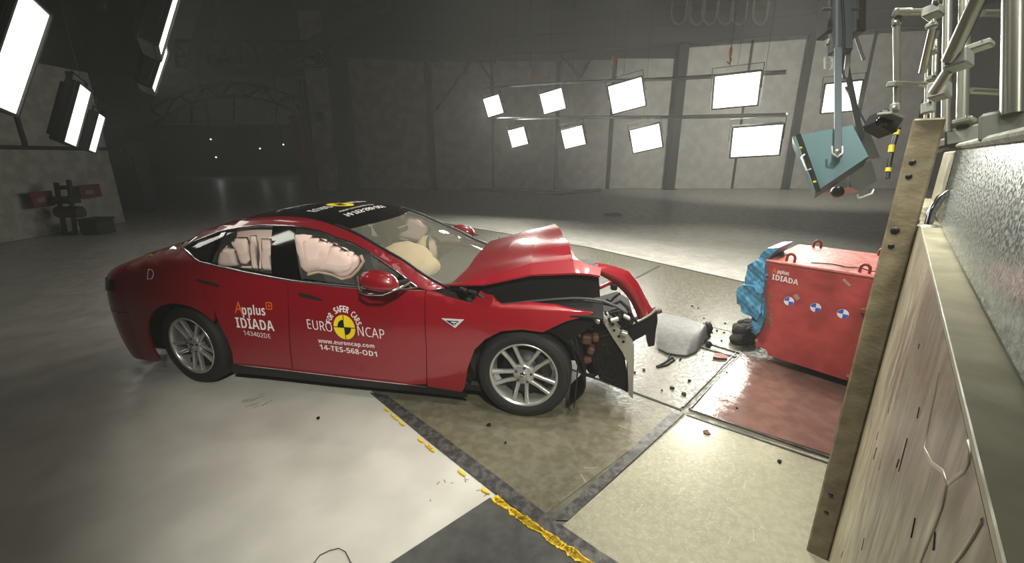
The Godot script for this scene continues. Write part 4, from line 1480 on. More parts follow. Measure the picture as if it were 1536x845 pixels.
	var beam := obj("crash_beam", st, metal, o)
	for q: Array in [[921, 496], [928, 505], [935, 513]]:
		st = mb()
		lathe(st, Transform3D(Basis(Vector3.RIGHT, PI / 2), C.call(q[0], q[1], 0.626)), [Vector2(0.0, 0.003), Vector2(0.010, 0.002), Vector2(0.011, 0.0)], 8)
		obj("beam_hole", st, blk, beam)
	st = mb()
	var rp := []
	for q: Array in [[893, 500], [909, 496], [925, 512], [936, 532], [941, 560], [942, 592], [930, 584], [915, 578], [900, 572], [890, 548], [886, 520]]:
		var w: Vector3 = C.call(q[0], q[1], 0.60)
		rp.append_array([w.x, w.y])
	prism(st, pv(rp), 0.40, 0.58)
	var rad := obj("radiator_pack", st, blk, o)
	var rc: Vector3 = C.call(914, 540, 0.585)
	st = mb()
	for r: float in [0.05, 0.10, 0.145]:
		var ring := []
		for i in 25:
			var a := TAU * i / 24.0
			ring.append(rc + Vector3(cos(a) * r * 0.72, sin(a) * r * 1.15 - cos(a) * r * 0.35, 0))
		tube(st, ring, 0.006, 6)
	for i in 9:
		var a := TAU * i / 9.0
		bar(st, rc, rc + Vector3(cos(a) * 0.10, sin(a) * 0.16 - cos(a) * 0.05, 0), 0.02, 0.008)
	obj("fan_grille", st, mats["inner black plastic"], rad)
	# brown motor, hoses, wiring and brackets in the crushed bay
	st = mb()
	for q: Array in [[880, 508, 0.62, 0.07, 0.07], [886, 524, 0.63, 0.05, 0.06], [881, 538, 0.62, 0.06, 0.05], [893, 506, 0.6, 0.05, 0.05]]:
		box(st, Transform3D(Basis(Vector3.BACK, rng.randf_range(-0.4, 0.4)), C.call(q[0], q[1], q[2])), Vector3(q[3], q[4], 0.10), 0.012)
	var dk := mb()
	var dp := []
	for q: Array in [[858, 484], [886, 474], [930, 462], [950, 474], [946, 512], [936, 548], [918, 566], [884, 560], [868, 540]]:
		var w: Vector3 = C.call(q[0], q[1], 0.42)
		dp.append_array([w.x, w.y])
	prism(dk, pv(dp), 0.0, 0.42)
	obj("crushed_bay", dk, blk, o)
	obj("brown_motor", st, mats["rusty brown"], o)
	for q: Array in [[[880, 500], [900, 506], [925, 498], [938, 490], [945, 478]], [[868, 552], [876, 562], [890, 564], [903, 556]], [[905, 455], [918, 458], [930, 452], [942, 462], [950, 480]], [[886, 478], [898, 470], [912, 468], [925, 476], [934, 488]], [[898, 462], [910, 474], [920, 488]], [[930, 440], [922, 446], [916, 452], [910, 450]], [[918, 470], [934, 466], [946, 470], [956, 486]]]:
		var p := []
		for w: Array in q:
			p.append(C.call(w[0], w[1], 0.56 + rng.randf_range(-0.06, 0.1)))
		obj("hose", tb(p, rng.randf_range(0.008, 0.017), 7), blk, o)
	st = mb()
	tube(st, [C.call(899, 432, 0.5), C.call(912, 426, 0.42), C.call(924, 424, 0.35)], 0.014, 6)
	obj("red_stay", st, red, o)
	obj("latch", bx(C.call(921, 430, 0.4), Vector3(0.05, 0.05, 0.06), 0.01), blk, o)
	st = mb()
	for k in 60:
		var c: Vector3 = C.call(rng.randf_range(862, 945), rng.randf_range(472, 520), rng.randf_range(0.25, 0.62))
		box(st, Transform3D(Basis.from_euler(Vector3(rng.randf() * 3, rng.randf() * 3, rng.randf() * 3)), c), Vector3(rng.randf_range(0.03, 0.10), rng.randf_range(0.02, 0.06), rng.randf_range(0.02, 0.09)), 0.006)
	obj("crushed_innards", st, mats["inner black plastic"], o).set_meta("kind", "stuff")
	st = mb()
	for q: Array in [[897, 470, 0.08, 0.05], [905, 476, 0.06, 0.03], [893, 480, 0.07, 0.025], [868, 500, 0.02, 0.05], [922, 480, 0.06, 0.02], [936, 500, 0.05, 0.03], [940, 476, 0.05, 0.02], [866, 520, 0.012, 0.05]]:
		box(st, Transform3D(Basis(Vector3.BACK, rng.randf_range(-0.8, 0.5)), C.call(q[0], q[1], 0.66)), Vector3(q[2], q[3], 0.05), 0.005)
	obj("broken_bracket", st, metal, o)
	# deeper crushed structure behind
	obj("front_subframe", bx(Vector3(2.85, 0.38, 0.0), Vector3(0.75, 0.22, 1.0), 0.05), blk, o)
	st = mb()
	for s: float in [0.45, -0.50]:
		bar(st, Vector3(2.4, 0.58, s), Vector3(3.30, 0.60 + s * 0.05, s * 0.85), 0.10, 0.13, 0.015)
	obj("front_rail", st, mats["dark metal"], o)
	obj("motor_block", bx(Vector3(2.85, 0.62, -0.15), Vector3(0.45, 0.32, 0.7), 0.06), blk, o)
	# torn wheel-arch liner: flap under the wing and the hanging edge in front of the tyre
	st = mb()
	var lp := []
	for q: Array in [[815, 498], [835, 488], [860, 480], [886, 473], [893, 484], [880, 495], [868, 503], [858, 510], [845, 503], [830, 500]]:
		var w: Vector3 = C.call(q[0], q[1], 0.84)
		lp.append_array([w.x, w.y])
	prism(st, pv(lp), 0.55, 0.84)
	obj("torn_liner", st, blk, o)
	st = mb()
	sheet(st, 14, 3, func(u: float, v: float) -> Vector3:
		var a := lerpf(1.05, -0.62, u)
		var p: Vector3 = C.call(785.5, 562, 0.86)
		var r := 0.405 + 0.02 * sin(u * 11.0)
		return Vector3(p.x + cos(a) * r * (0.98 + 0.08 * u), p.y + sin(a) * r, lerpf(0.55, 0.86, v)), Vector3(0.012, 0, 0))
	obj("hanging_liner", st, blk, o)
	st = mb()
	tube(st, [C.call(862, 500, 0.8), C.call(868, 530, 0.82), C.call(866, 560, 0.83), C.call(864, 585, 0.84), C.call(861, 612, 0.86)], 0.006, 6)
	obj("hanging_wire", st, mats["dark metal"], o)
	# far wing, crushed short
	st = mb()
	sheet(st, 8, 6, func(u: float, v: float) -> Vector3: return Vector3(lerpf(2.05, 2.95, u), lerpf(0.70, 0.90, v) + 0.03 * sin(u * 12.0), -0.86 - 0.04 * sin(u * 9.0) - 0.03 * v), Vector3(0, 0, 0.015))
	obj("far_wing", st, red, o)

# ---------------------------------------------------------------- the red block and its crushed blue face
func quad_uv(a: Vector3, b: Vector3, c: Vector3, d: Vector3, off: Vector3) -> Callable:   # unit square on a face: a bottom left, b bottom right, c top right, d top left
	return func(q: Vector2) -> Vector3: return a.lerp(b, q.x).lerp(d.lerp(c, q.x), q.y) + off

func crash_block() -> void:
	var red := mottled("worn red block paint", Color(0.58, 0.20, 0.20), Color(0.66, 0.26, 0.25), 0.8, 0.4, 0.65, 51, 0.0, 0.1)
	var p0 := gr(1133, 527, 0.10)
	var dirv := (gr(1285, 572, 0.10) - p0)
	dirv.y = 0
	dirv = dirv.normalized()
	var back := Vector3(dirv.z, 0, -dirv.x)      # away from us
	var o := thing("crash_block", "big red steel block with three blue and white targets and a crushed blue face", "crash block", p0)
	var ang := atan2(-dirv.z, dirv.x)
	o.rotation.y = ang
	# own axes: x along the face towards the wall, z to us
	var L := func(u: float, v: float, z: float) -> Vector3:
		var b := Basis(Vector3.UP, -ang)
		var e := b * (EYE - p0)
		var r := b * ray(u, v)
		return e + r * ((z - e.z) / r.z)
	var tl: Vector3 = L.call(1150, 390, 0)
	var tr: Vector3 = L.call(1318, 421, 0)
	var bl: Vector3 = L.call(1131, 527, 0)
	var br: Vector3 = L.call(1290, 573, 0)
	var H := 0.5 * (tl.y + tr.y)
	var len := tr.x + 0.10
	var deep := 1.0
	var st := mb()
	var prof := pv([tl.x, H, len, H, len, bl.y - 0.02, bl.x + 0.12, bl.y, bl.x + 0.10, bl.y + 0.05, bl.x, bl.y + 0.06])
	prism(st, prof, -deep, 0.0)
	var body := obj("body", st, red, o)
	# top plate with the rolled lip
	st = mb()
	box(st, Transform3D(Basis.IDENTITY, Vector3((tl.x + len) / 2, H + 0.006, -deep / 2)), Vector3(len - tl.x + 0.02, 0.022, deep + 0.02), 0.006)
	obj("top_plate", st, mottled("pale worn red top", Color(0.70, 0.36, 0.34), Color(0.80, 0.50, 0.47), 0.5, 0.3, 0.6, 52), o)
	# lifting eyes
	for q: Array in [[tl.x + 0.17, -0.05], [len - 0.20, -0.05], [tl.x + 0.17, -deep + 0.08], [len - 0.20, -deep + 0.08]]:
		var p := []
		for i in 13:
			var a := PI * i / 12.0
			p.append(Vector3(q[0] + cos(a) * 0.030, H + 0.05 + sin(a) * 0.035, q[1]))
		p.push_front(Vector3(q[0] + 0.030, H + 0.01, q[1]))
		p.append(Vector3(q[0] - 0.030, H + 0.01, q[1]))
		obj("lifting_eye", tb(p, 0.011, 8), mat("dark red eye paint", Color(0.50, 0.12, 0.11), 0.5), o)
	# wire lying on top
	var wr := []
	for q: Array in [[0.35, -0.12], [0.5, -0.2], [0.62, -0.16], [0.72, -0.22], [0.80, -0.13], [0.9, -0.2]]:
		wr.append(Vector3(lerpf(tl.x, len, q[0]), H + 0.022, q[1]))
	obj("loose_wire", tb(wr, 0.004, 5), mats["black trim"], o)
	var f := func(q: Vector2) -> Vector3: return Vector3(q.x, q.y, 0.002)
	var f2 := func(q: Vector2) -> Vector3: return Vector3(q.x, q.y, 0.0035)
	# targets
	for q: Array in [[1183.5, 452], [1223.5, 461.5], [1264.5, 471]]:
		var c3: Vector3 = L.call(q[0], q[1], 0)
		var c := Vector2(c3.x, c3.y)
		st = mb()
		patch_flat(st, disc2(c, Vector2(0.039, 0), Vector2(0, 0.039), 0, TAU, 28), f)
		var t := obj("target_marker", st, mats["white print"], o)
		st = mb()
		patch_flat(st, disc2(c, Vector2(0.037, 0), Vector2(0, 0.037), PI / 2, PI, 10), f2)
		patch_flat(st, disc2(c, Vector2(0.037, 0), Vector2(0, 0.037), -PI / 2, 0, 10), f2)
		obj("target_quarters", st, mat("blue print", Color(0.18, 0.33, 0.72), 0.6), t)
	# lettering
	var P := func(u: float, v: float) -> Vector2:
		var w: Vector3 = L.call(u, v, 0)
		return Vector2(w.x, w.y)
	st = mb()
	text_on(st, "IDIADA", [P.call(1158, 419), P.call(1197, 428), P.call(1198, 420), P.call(1159, 411)], f, true)
	text_on(st, "pplus", [P.call(1166, 411.5), P.call(1183, 415), P.call(1184, 407.5), P.call(1167, 404)], f, true)
	obj("maker_print", st, mats["white print"], o)
	st = mb()
	text_on(st, "A", [P.call(1158, 409), P.call(1165, 410.5), P.call(1165, 403), P.call(1160, 402)], f, true)
	obj("orange_letter", st, mats["orange print"], o)
	st = mb()
	for q: Array in [[1270, 424, 0.7, 0.07, 0.02], [1195, 446, 0.8, 0.05, 0.035], [1135, 511, -1.4, 0.03, 0.025]]:
		var c3: Vector3 = L.call(q[0], q[1], 0)
		box(st, Transform3D(Basis(Vector3.BACK, -float(q[2])), c3 + Vector3(0, 0, 0.002)), Vector3(q[3], q[4], 0.004), 0.001)
	obj("tape_scrap", st, mat("dull tape", Color(0.62, 0.50, 0.46), 0.6), o)
	st = mb()
	for q: Array in [[1310, 466, 0.16, 0.05], [1300, 525, 0.12, 0.04], [1285, 567, 0.14, 0.05]]:
		var c3: Vector3 = L.call(q[0], q[1], 0)
		box(st, Transform3D(Basis(Vector3.BACK, 0.2), c3 + Vector3(0, 0, 0.02)), Vector3(q[2], q[3], 0.05), 0.012)
	obj("side_lug", st, mat("scraped red lug", Color(0.52, 0.22, 0.15), 0.6), o)
	# scraped patch at the struck edge
	st = mb()
	for k in 60:
		var c3: Vector3 = L.call(rng.randf_range(1143, 1156) - 0.06 * (k % 5), rng.randf_range(440, 490), 0)
		if c3.x > bl.x + 0.02:
			box(st, Transform3D(Basis(Vector3.BACK, rng.randf() * 3.0), c3 + Vector3(0.01, 0, 0.001)), Vector3(rng.randf_range(0.008, 0.03), rng.randf_range(0.006, 0.018), 0.003))
	obj("bare_scrape", st, mat("bare scrape", Color(0.50, 0.36, 0.27), 0.5), o).set_meta("kind", "stuff")
	# crushed honeycomb: folded layers in front of the struck face
	var blue := mat("blue honeycomb", Color(0.28, 0.52, 0.65), 0.45, 0.1)
	var shapes := [
		[[1152, 372, 1168, 372, 1160, 380, 1150, 392, 1148, 420, 1146, 470, 1140, 500, 1131, 495, 1128, 470, 1132, 430, 1134, 396, 1143, 380], -0.45, -0.02],
		[[1122, 398, 1136, 390, 1147, 396, 1148, 420, 1144, 450, 1132, 462, 1118, 456, 1118, 420], -0.60, 0.05],
		[[1106, 432, 1116, 427, 1134, 430, 1142, 440, 1142, 470, 1136, 480, 1126, 474, 1112, 468, 1111, 458, 1106, 455], -0.50, 0.10],
		[[1128, 462, 1146, 455, 1147, 478, 1140, 498, 1133, 503, 1128, 485], -0.40, 0.06],
	]
	for q: Array in shapes:
		var pl := []
		var px: Array = q[0]
		var zf: float = q[2]
		for i in range(0, px.size(), 2):
			var w: Vector3 = L.call(px[i], px[i + 1], zf)
			pl.append(Vector2(w.x, w.y))
		var poly := PackedVector2Array(pl)
		var z0: float = q[1]
		st = mb()
		var crumple := func(p: Vector2) -> Vector3: return Vector3(p.x, p.y, zf + 0.03 * pingpong(p.y * 6.0 + p.x * 4.0, 0.5) + 0.03 * pingpong(p.x * 9.0 - p.y * 2.3 + 0.2, 0.5) + 0.004 * sin(p.x * 90.0 + sin(p.y * 60.0) * 2.0))
		patch(st, poly, 0.02, crumple, false, Vector3(0, 0, z0 - zf))
		patch(st, poly, 0.10, func(p: Vector2) -> Vector3: return Vector3(p.x, p.y, z0), true)
		obj("honeycomb_fold", st, blue, o, false)
	st = mb()
	for k in 50:
		var c3: Vector3 = L.call(rng.randf_range(1128, 1152), rng.randf_range(400, 500), 0.03)
		if c3.x < tl.x + 0.03:
			box(st, Transform3D(Basis.from_euler(Vector3(rng.randf(), rng.randf() * 2.0, rng.randf() * 3.0)), c3), Vector3(0.03, 0.012, 0.02))
	obj("torn_foil", st, mat("torn foil", Color(0.45, 0.66, 0.76), 0.2, 0.7), o).set_meta("kind", "stuff")
	# support plinth under the block, standing on the plate
	st = mb()
	box(st, Transform3D(Basis.IDENTITY, Vector3((bl.x + len) / 2 + 0.15, -0.04, -deep / 2 - 0.06)), Vector3(len - bl.x - 0.3, 0.10, deep - 0.2), 0.01)
	obj("plinth", st, mats["black trim"], o)

# ---------------------------------------------------------------- the concrete barrier on the right
const FACE_DIR := Vector3(0.6613, 0, -0.7501)       # along the barrier face, away from us
const FACE_OUT := Vector3(-0.7501, 0, -0.6613)      # out of the face, towards the car

func face_pt(along: float, out: float, y: float) -> Vector3:    # measured from the point below the eye
	return FACE_DIR * along + FACE_OUT * out + Vector3(0, y, 0)

func barrier() -> void:
	var o := thing("barrier", "massive pale barrier wall with a scraped front face and a ledge, filling the right edge", "barrier", face_pt(0.9, -0.6, 0))
	var q := o.position
	var B := Basis(FACE_DIR.cross(Vector3.UP) * -1.0, Vector3.UP, -FACE_DIR)
	var turn := Basis(-FACE_OUT, Vector3.UP, -FACE_DIR)
	var place := func(a0: float, a1: float, o0: float, o1: float, y0: float, y1: float, b := 0.006) -> SurfaceTool:
		var st := mb()
		box(st, Transform3D(turn, face_pt((a0 + a1) / 2, (o0 + o1) / 2, (y0 + y1) / 2) - q), Vector3(absf(o1 - o0), y1 - y0, a1 - a0), b)
		return st
	var scraped := mottled("scraped barrier face", Color(0.46, 0.42, 0.34), Color(0.62, 0.59, 0.49), 0.5, 0.28, 0.5, 61, 0.1, 0.06, 0.012)
	scraped.uv1_scale = Vector3(2.2, 0.5, 2.2)
	var cement := mottled("barrier ledge cement", Color(0.62, 0.60, 0.51), Color(0.68, 0.66, 0.56), 0.7, 0.45, 0.7, 62)
	var zinc := mottled("galvanised wall plate", Color(0.42, 0.45, 0.45), Color(0.62, 0.65, 0.64), 0.35, 0.15, 0.4, 63, 0.6, 0.12, 0.03)
	var cap := mottled("rough cap concrete", Color(0.50, 0.50, 0.46), Color(0.62, 0.62, 0.57), 0.4, 0.8, 0.95, 64, 0.0, 0.6)
	obj("front_face", place.call(-1.2, 3.4, -0.088, -0.5, 0.0, 1.6125, 0.0), scraped, o)
	obj("ledge", place.call(-1.2, 3.4, -0.088, -0.5, 1.6125, 1.622, 0.0012), cement, o)
	obj("wall_plate", place.call(-1.2, 2.25, -0.135, -0.16, 1.622, 1.876), zinc, o)
	obj("upper_wall", place.call(-1.2, 3.4, -0.16, -1.1, 1.622, 1.874), cement, o)
	obj("wall_cap", place.call(-1.2, 2.25, -0.128, -1.05, 1.874, 1.896, 0.008), cap, o)
	# dents and slots of the scraped face
	var hit := func(u: float, v: float) -> Vector3:
		var r := ray(u, v)
		return EYE + r * ((-0.0885 - EYE.dot(FACE_OUT)) / r.dot(FACE_OUT)) - q
	var st := mb()
	for p: Array in [[1380, 612, 1377, 628], [1318, 648, 1315, 660], [1322, 690, 1319, 706], [1362, 658, 1349, 708], [1374, 778, 1368, 808], [1297, 808, 1293, 826], [1404, 800, 1402, 826], [1380, 516, 1378, 524], [1334, 612, 1333, 620], [1265, 828, 1262, 836], [1316, 672, 1311, 690], [1350, 690, 1346, 702]]:
		bar(st, hit.call(p[0], p[1]), hit.call(p[2], p[3]), 0.003, 0.003)
	obj("face_gouge", st, mat("gouge brown", Color(0.13, 0.105, 0.075), 0.4), o).set_meta("kind", "stuff")
	for run: Array in [[[1409, 560], [1404, 592], [1394, 640], [1387, 674], [1398, 696], [1415, 709], [1422, 730], [1416, 760], [1404, 791], [1390, 825], [1378, 855]], [[1453, 664], [1457, 680], [1456, 694], [1448, 708], [1435, 717], [1424, 726]], [[1476, 782], [1466, 800], [1448, 828], [1430, 850]]]:
		st = mb()
		var p := []
		for w: Array in run:
			p.append(hit.call(w[0], w[1]))
		for i in p.size():
			p[i] -= FACE_OUT * 0.0022
		tube(st, p, 0.0042, 8)
		obj("dent_ridge", st, mat("bright ridge", Color(0.66, 0.63, 0.54), 0.3, 0.1), o)
	# lifting ring on the ledge
	var rp := face_pt(2.02, -0.105, 1.622) - q
	st = mb()
	tube(st, [rp + Vector3(0, -0.01, 0), rp + Vector3(0, 0.05, 0) + FACE_DIR * 0.004, rp + Vector3(0, 0.095, 0) + FACE_DIR * 0.012 - FACE_OUT * 0.012, rp + Vector3(0, 0.115, 0) + FACE_DIR * 0.02 - FACE_OUT * 0.03], 0.012, 12)
	obj("lifting_ring", st, mats["chrome"] if mats.has("chrome") else zinc, o)
	st = mb()
	lathe(st, Transform3D(Basis.IDENTITY, rp), [Vector2(0.0, 0.008), Vector2(0.024, 0.007), Vector2(0.028, 0.0)], 20)
	obj("ring_washer", st, mats["light metal"], o)
	# mounting plate edge
	var mp := thing("mounting_plate", "tall rusty steel mounting plate seen edge-on between the block and the barrier", "steel plate", face_pt(2.20, -0.04, 0))
	var mq := mp.position
	st = mb()
	box(st, Transform3D(turn, face_pt(2.45, -0.0425, 0.99) - mq), Vector3(0.086, 1.98, 0.56), 0.006)
	obj("plate_body", st, mottled("rusty plate steel", Color(0.39, 0.36, 0.28), Color(0.50, 0.46, 0.37), 0.6, 0.45, 0.7, 65, 0.15, 0.15), mp)
	for y: float in [1.58, 1.55 - 0.03, 0.36, 0.26, 1.83, 1.78]:
		st = mb()
		lathe(st, Transform3D(Basis(Vector3.UP, atan2(-FACE_DIR.x, -FACE_DIR.z)) * Basis(Vector3.RIGHT, PI / 2), face_pt(2.169, -0.033 + (0.006 if y > 1.5 else -0.004), y) - mq), [Vector2(0.0, 0.002), Vector2(0.009 if y != 1.58 else 0.013, 0.0015), Vector2(0.010 if y != 1.58 else 0.014, 0.0)], 14)
		obj("bolt_hole", st, mats["black trim"], mp)

# ---------------------------------------------------------------- pipe rig on top of the barrier
func mount_rig() -> void:
	var chrome := mat("galvanised pipe", Color(0.52, 0.52, 0.48), 0.3, 0.75)
	var grey := mat("grey clamp", Color(0.44, 0.45, 0.42), 0.5, 0.3)
	var o := thing("pipe_rig", "clamped steel pipe rig standing on top of the barrier at upper right", "pipe rig", face_pt(1.2, -0.45, 1.896))
	var q := o.position
	var V := func(u: float, v: float, d: float) -> Vector3: return at(u, v, d) - q
	# [foot u, v, head u, v, depth, radius]
	for p: Array in [[1519, 172, 1523, -40, 0.95, 0.020], [1443, 195, 1448, -30, 1.50, 0.016], [1418, 215, 1422, -20, 1.75, 0.0145], [1398, 222, 1404, 60, 1.95, 0.010], [1388, 222, 1391, 90, 2.1, 0.008]]:
		obj("upright_pipe", tb([V.call(p[0], p[1], p[4]), V.call(p[2], p[3], p[4])], p[5], 20), chrome, o)
	for p: Array in [[1470, -8, 1424, 90, 1.10, 0.018], [1424, 104, 1402, 136, 1.25, 0.014], [1400, 40, 1384, 108, 1.55, 0.012], [1406, -5, 1400, 32, 1.5, 0.012]]:
		obj("diagonal_pipe", tb([V.call(p[0], p[1], p[4]), V.call(p[2], p[3], p[4] + 0.12)], p[5], 18), chrome, o)
	for p: Array in [[1345, 18, 1394, 18, 1.6, 0.012], [1474, 20, 1512, 20, 1.9, 0.015], [1378, 126, 1398, 128, 1.7, 0.011], [1456, 136, 1506, 139, 2.0, 0.014]]:
		obj("cross_pipe", tb([V.call(p[0], p[1], p[4]), V.call(p[2], p[3], p[4])], p[5], 14), chrome, o)
	# clamps: centre, size in px, depth
	for p: Array in [[1438, 90, 50, 26, 1.22, 0.08], [1409, 136, 40, 26, 1.45, 0.08], [1468, 70, 32, 10, 1.3, 0.10], [1400, 18, 38, 16, 1.55, 0.08], [1397, 38, 14, 8, 1.5, 0.05], [1396, 78, 26, 7, 1.65, 0.05], [1446, 182, 28, 8, 1.48, 0.09], [1392, 162, 16, 18, 1.6, 0.06], [1398, 118, 20, 8, 1.65, 0.05]]:
		var st := mb()
		var dpt: float = p[4]
		box(st, Transform3D(look * Basis(Vector3.UP, 0.5), V.call(p[0], p[1], dpt)), Vector3(p[2] * dpt / FOCAL * 0.7, p[3] * dpt / FOCAL * 0.9, p[5] * 0.6), 0.004)
		var c := obj("clamp", st, grey, o)
		st = mb()
		tube(st, [V.call(p[0] + p[2] * 0.2, p[1] - p[3] * 0.5, dpt - 0.02), V.call(p[0] + p[2] * 0.2, p[1] - p[3] * 0.5 - 5, dpt - 0.02)], 0.006, 8)
		obj("clamp_bolt", st, chrome, c)
	# feet
	for p: Array in [[1519, 188, 58, 44, 0.97, 0.10], [1446, 205, 30, 26, 1.5, 0.09], [1417, 216, 22, 14, 1.75, 0.08], [1394, 226, 26, 8, 1.95, 0.08]]:
		var st := mb()
		var dpt: float = p[4]
		box(st, Transform3D(look * Basis(Vector3.UP, 0.6), V.call(p[0], p[1], dpt)), Vector3(p[2] * dpt / FOCAL * 0.8, p[3] * dpt / FOCAL, p[5]), 0.008)
		obj("foot_block", st, grey, o)
	# the arm with two knuckle joints, hanging left of the plate
	var arm := thing("jointed_arm", "thin jointed steel arm with round pivots hanging left of the pipe rig", "support arm", at(1345, 18, 1.62))
	var aq := arm.position
	var W := func(u: float, v: float, d: float) -> Vector3: return at(u, v, d) - aq
	obj("rod", tb([W.call(1345, 40, 1.62), W.call(1346, 158, 1.66)], 0.0115, 14), chrome, arm)
	obj("top_rod", tb([W.call(1340, 18, 1.62), W.call(1366, 18, 1.60)], 0.014, 14), chrome, arm)
	for p: Array in [[1345, 33], [1342, 162]]:
		var st := mb()
		box(st, Transform3D(look, W.call(p[0], p[1], 1.63)), Vector3(0.030, 0.036, 0.026), 0.007)
		var k := obj("pivot", st, grey, arm)
		st = mb()
		lathe(st, Transform3D(look * Basis(Vector3.RIGHT, PI / 2), W.call(p[0], p[1], 1.61)), [Vector2(0.0, 0.004), Vector2(0.009, 0.003), Vector2(0.010, 0.0)], 14)
		obj("pivot_pin", st, chrome, k)
	var st := mb()
	bar(st, W.call(1326, 170, 1.63), W.call(1346, 178, 1.66), 0.05, 0.01, 0.002)
	obj("foot_plate", st, grey, arm)
	st = mb()
	bar(st, W.call(1336, 126, 1.64), W.call(1372, 128, 1.70), 0.03, 0.02, 0.003)
	obj("side_arm", st, grey, arm)

# ---------------------------------------------------------------- lamps and gear hanging right of the middle
func hanging_lamps() -> void:
	var steel := mat("mast grey", Color(0.34, 0.38, 0.40), 0.5, 0.3)
	var grey: Material = mats["grey clamp"]
	var o := thing("lamp_mast", "grey steel mast with side plates hanging from the roof above the teal lamp", "mast", at(1254, 60, 3.1))
	var q := o.position
	var W := func(u: float, v: float, d: float) -> Vector3: return at(u, v, d) - q
	var st := mb()
	bar(st, W.call(1260, -160, 3.1), W.call(1260, 80, 3.1), 0.125, 0.10, 0.01)
	obj("mast_tube", st, steel, o)
	for p: Array in [[1240, 24, 0.07, 0.30], [1282, 24, 0.07, 0.30]]:
		st = mb()
		box(st, Transform3D(look, W.call(p[0], p[1], 3.16)), Vector3(p[2], p[3], 0.14), 0.01)
		var c := obj("side_box", st, mat("dark grey box", Color(0.20, 0.20, 0.19), 0.5), o)
		st = mb()
		box(st, Transform3D(look, W.call(p[0], p[1] - 10, 3.06)), Vector3(0.068, 0.008, 0.03), 0.002)
		obj("box_trim", st, grey, c)
	for p: Array in [[1244, 52, 1262, 120, 0.03], [1276, 52, 1268, 118, 0.03], [1284, 55, 1296, 90, 0.035], [1246, 55, 1240, 68, 0.02]]:
		st = mb()
		bar(st, W.call(p[0], p[1], 3.1), W.call(p[2], p[3], 3.1), p[4], 0.02, 0.004)
		obj("strut", st, grey, o)
	var cable := []
	for p: Array in [[1262, -20], [1265, 20], [1266, 60], [1262, 95], [1266, 118]]:
		cable.append(W.call(p[0], p[1], 3.02))
	obj("mast_cable", tb(cable, 0.008, 6), mats["black trim"], o)
	st = mb()
	for p: Array in [[1237, 86, 1237, 104], [1248, 86, 1248, 104], [1237, 94, 1248, 94], [1237, 86, 1240, 86], [1245, 86, 1248, 86], [1237, 104, 1240, 104], [1245, 104, 1248, 104]]:
		bar(st, W.call(p[0], p[1], 3.0), W.call(p[2], p[3], 3.0), 0.010, 0.010)
	obj("rail_clip", st, mat("bright clip", Color(0.85, 0.85, 0.82), 0.3, 0.5), o)
	# teal housing, hung by a flat arm
	var t := thing("floodlight_housing", "teal box-shaped floodlight seen from its side, hung on a flat arm", "floodlight", at(1245, 225, 3.0))
	var tq := t.position
	var T := func(u: float, v: float, d: float) -> Vector3: return at(u, v, d) - tq
	var teal := mat("teal lamp shell", Color(0.24, 0.36, 0.375), 0.45, 0.3)
	st = mb()
	var pl := PackedVector2Array()
	for p: Array in [[1200, 196], [1270, 193], [1287, 242], [1228, 286]]:
		var d: Vector3 = look.inverse() * T.call(p[0], p[1], 3.0)
		pl.append(Vector2(d.x * 1.06, d.y))
	prism(st, pl, -0.30, 0.0, Transform3D(look * Basis(Vector3.UP, -0.60), Vector3.ZERO))
	var shell := obj("shell", st, teal, t)
	st = mb()
	for p: Array in [[1197, 201, 1228, 288], [1272, 192, 1290, 243]]:
		bar(st, T.call(p[0], p[1], 2.98), T.call(p[2], p[3], 2.98), 0.02, 0.03, 0.003)
	obj("edge_strip", st, mat("dark edge strip", Color(0.13, 0.14, 0.13), 0.5, 0.3), t)
	obj("lamp_handle", tb([T.call(1207, 232, 2.96), T.call(1202, 236, 2.96), T.call(1209, 256, 2.96), T.call(1216, 254, 2.96)], 0.007, 8), mat("bright clip", Color(0.85, 0.85, 0.82)), t)
	st = mb()
	bar(st, T.call(1257, 72, 3.03), T.call(1257, 236, 2.93), 0.045, 0.014, 0.003)
	obj("hanging_arm", st, steel, t)
	obj("arm_clevis", tb([T.call(1248, 219, 2.90), T.call(1248, 230, 2.90), T.call(1256, 236, 2.90), T.call(1264, 230, 2.90), T.call(1264, 219, 2.90)], 0.007, 8), mat("bright clip", Color(0.85, 0.85, 0.82)), t)
	st = mb()
	lathe(st, Transform3D(look * Basis(Vector3.RIGHT, PI / 2), T.call(1256, 227, 2.89)), [Vector2(0.0, 0.012), Vector2(0.013, 0.011), Vector2(0.016, 0.0)], 12)
	obj("clevis_bolt", st, mats["light metal"], t)
	st = mb()
	for p: Array in [[1222, 273], [1201, 222], [1277, 220]]:
		box(st, Transform3D(look, T.call(p[0], p[1], 2.95)), Vector3(0.014, 0.014, 0.02), 0.003)
	obj("yellow_tag", st, mat("yellow tag", Color(0.72, 0.68, 0.10), 0.6), t)
	# silver floodlight behind it
	var s := thing("floodlight_housing", "silver wedge-shaped floodlight hanging behind the teal lamp", "floodlight", at(1300, 215, 3.4))
	var sq := s.position
	var S := func(u: float, v: float, d: float) -> Vector3: return at(u, v, d) - sq
	var silver := mat("silver lamp shell", Color(0.52, 0.53, 0.50), 0.4, 0.5)
	for p: Array in [[[1278, 194, 1300, 187, 1325, 235, 1290, 238], 0.0], [[1268, 255, 1308, 240, 1320, 270, 1286, 288, 1268, 282], 0.02]]:
		var g := PackedVector2Array()
		var px: Array = p[0]
		for i in range(0, px.size(), 2):
			var d: Vector3 = look.inverse() * S.call(px[i], px[i + 1], 3.4)
			g.append(Vector2(d.x, d.y))
		st = mb()
		prism(st, g, -0.22, 0.0, Transform3D(look * Basis(Vector3.UP, 0.2), Vector3.ZERO))
		obj("shell", st, silver, s)
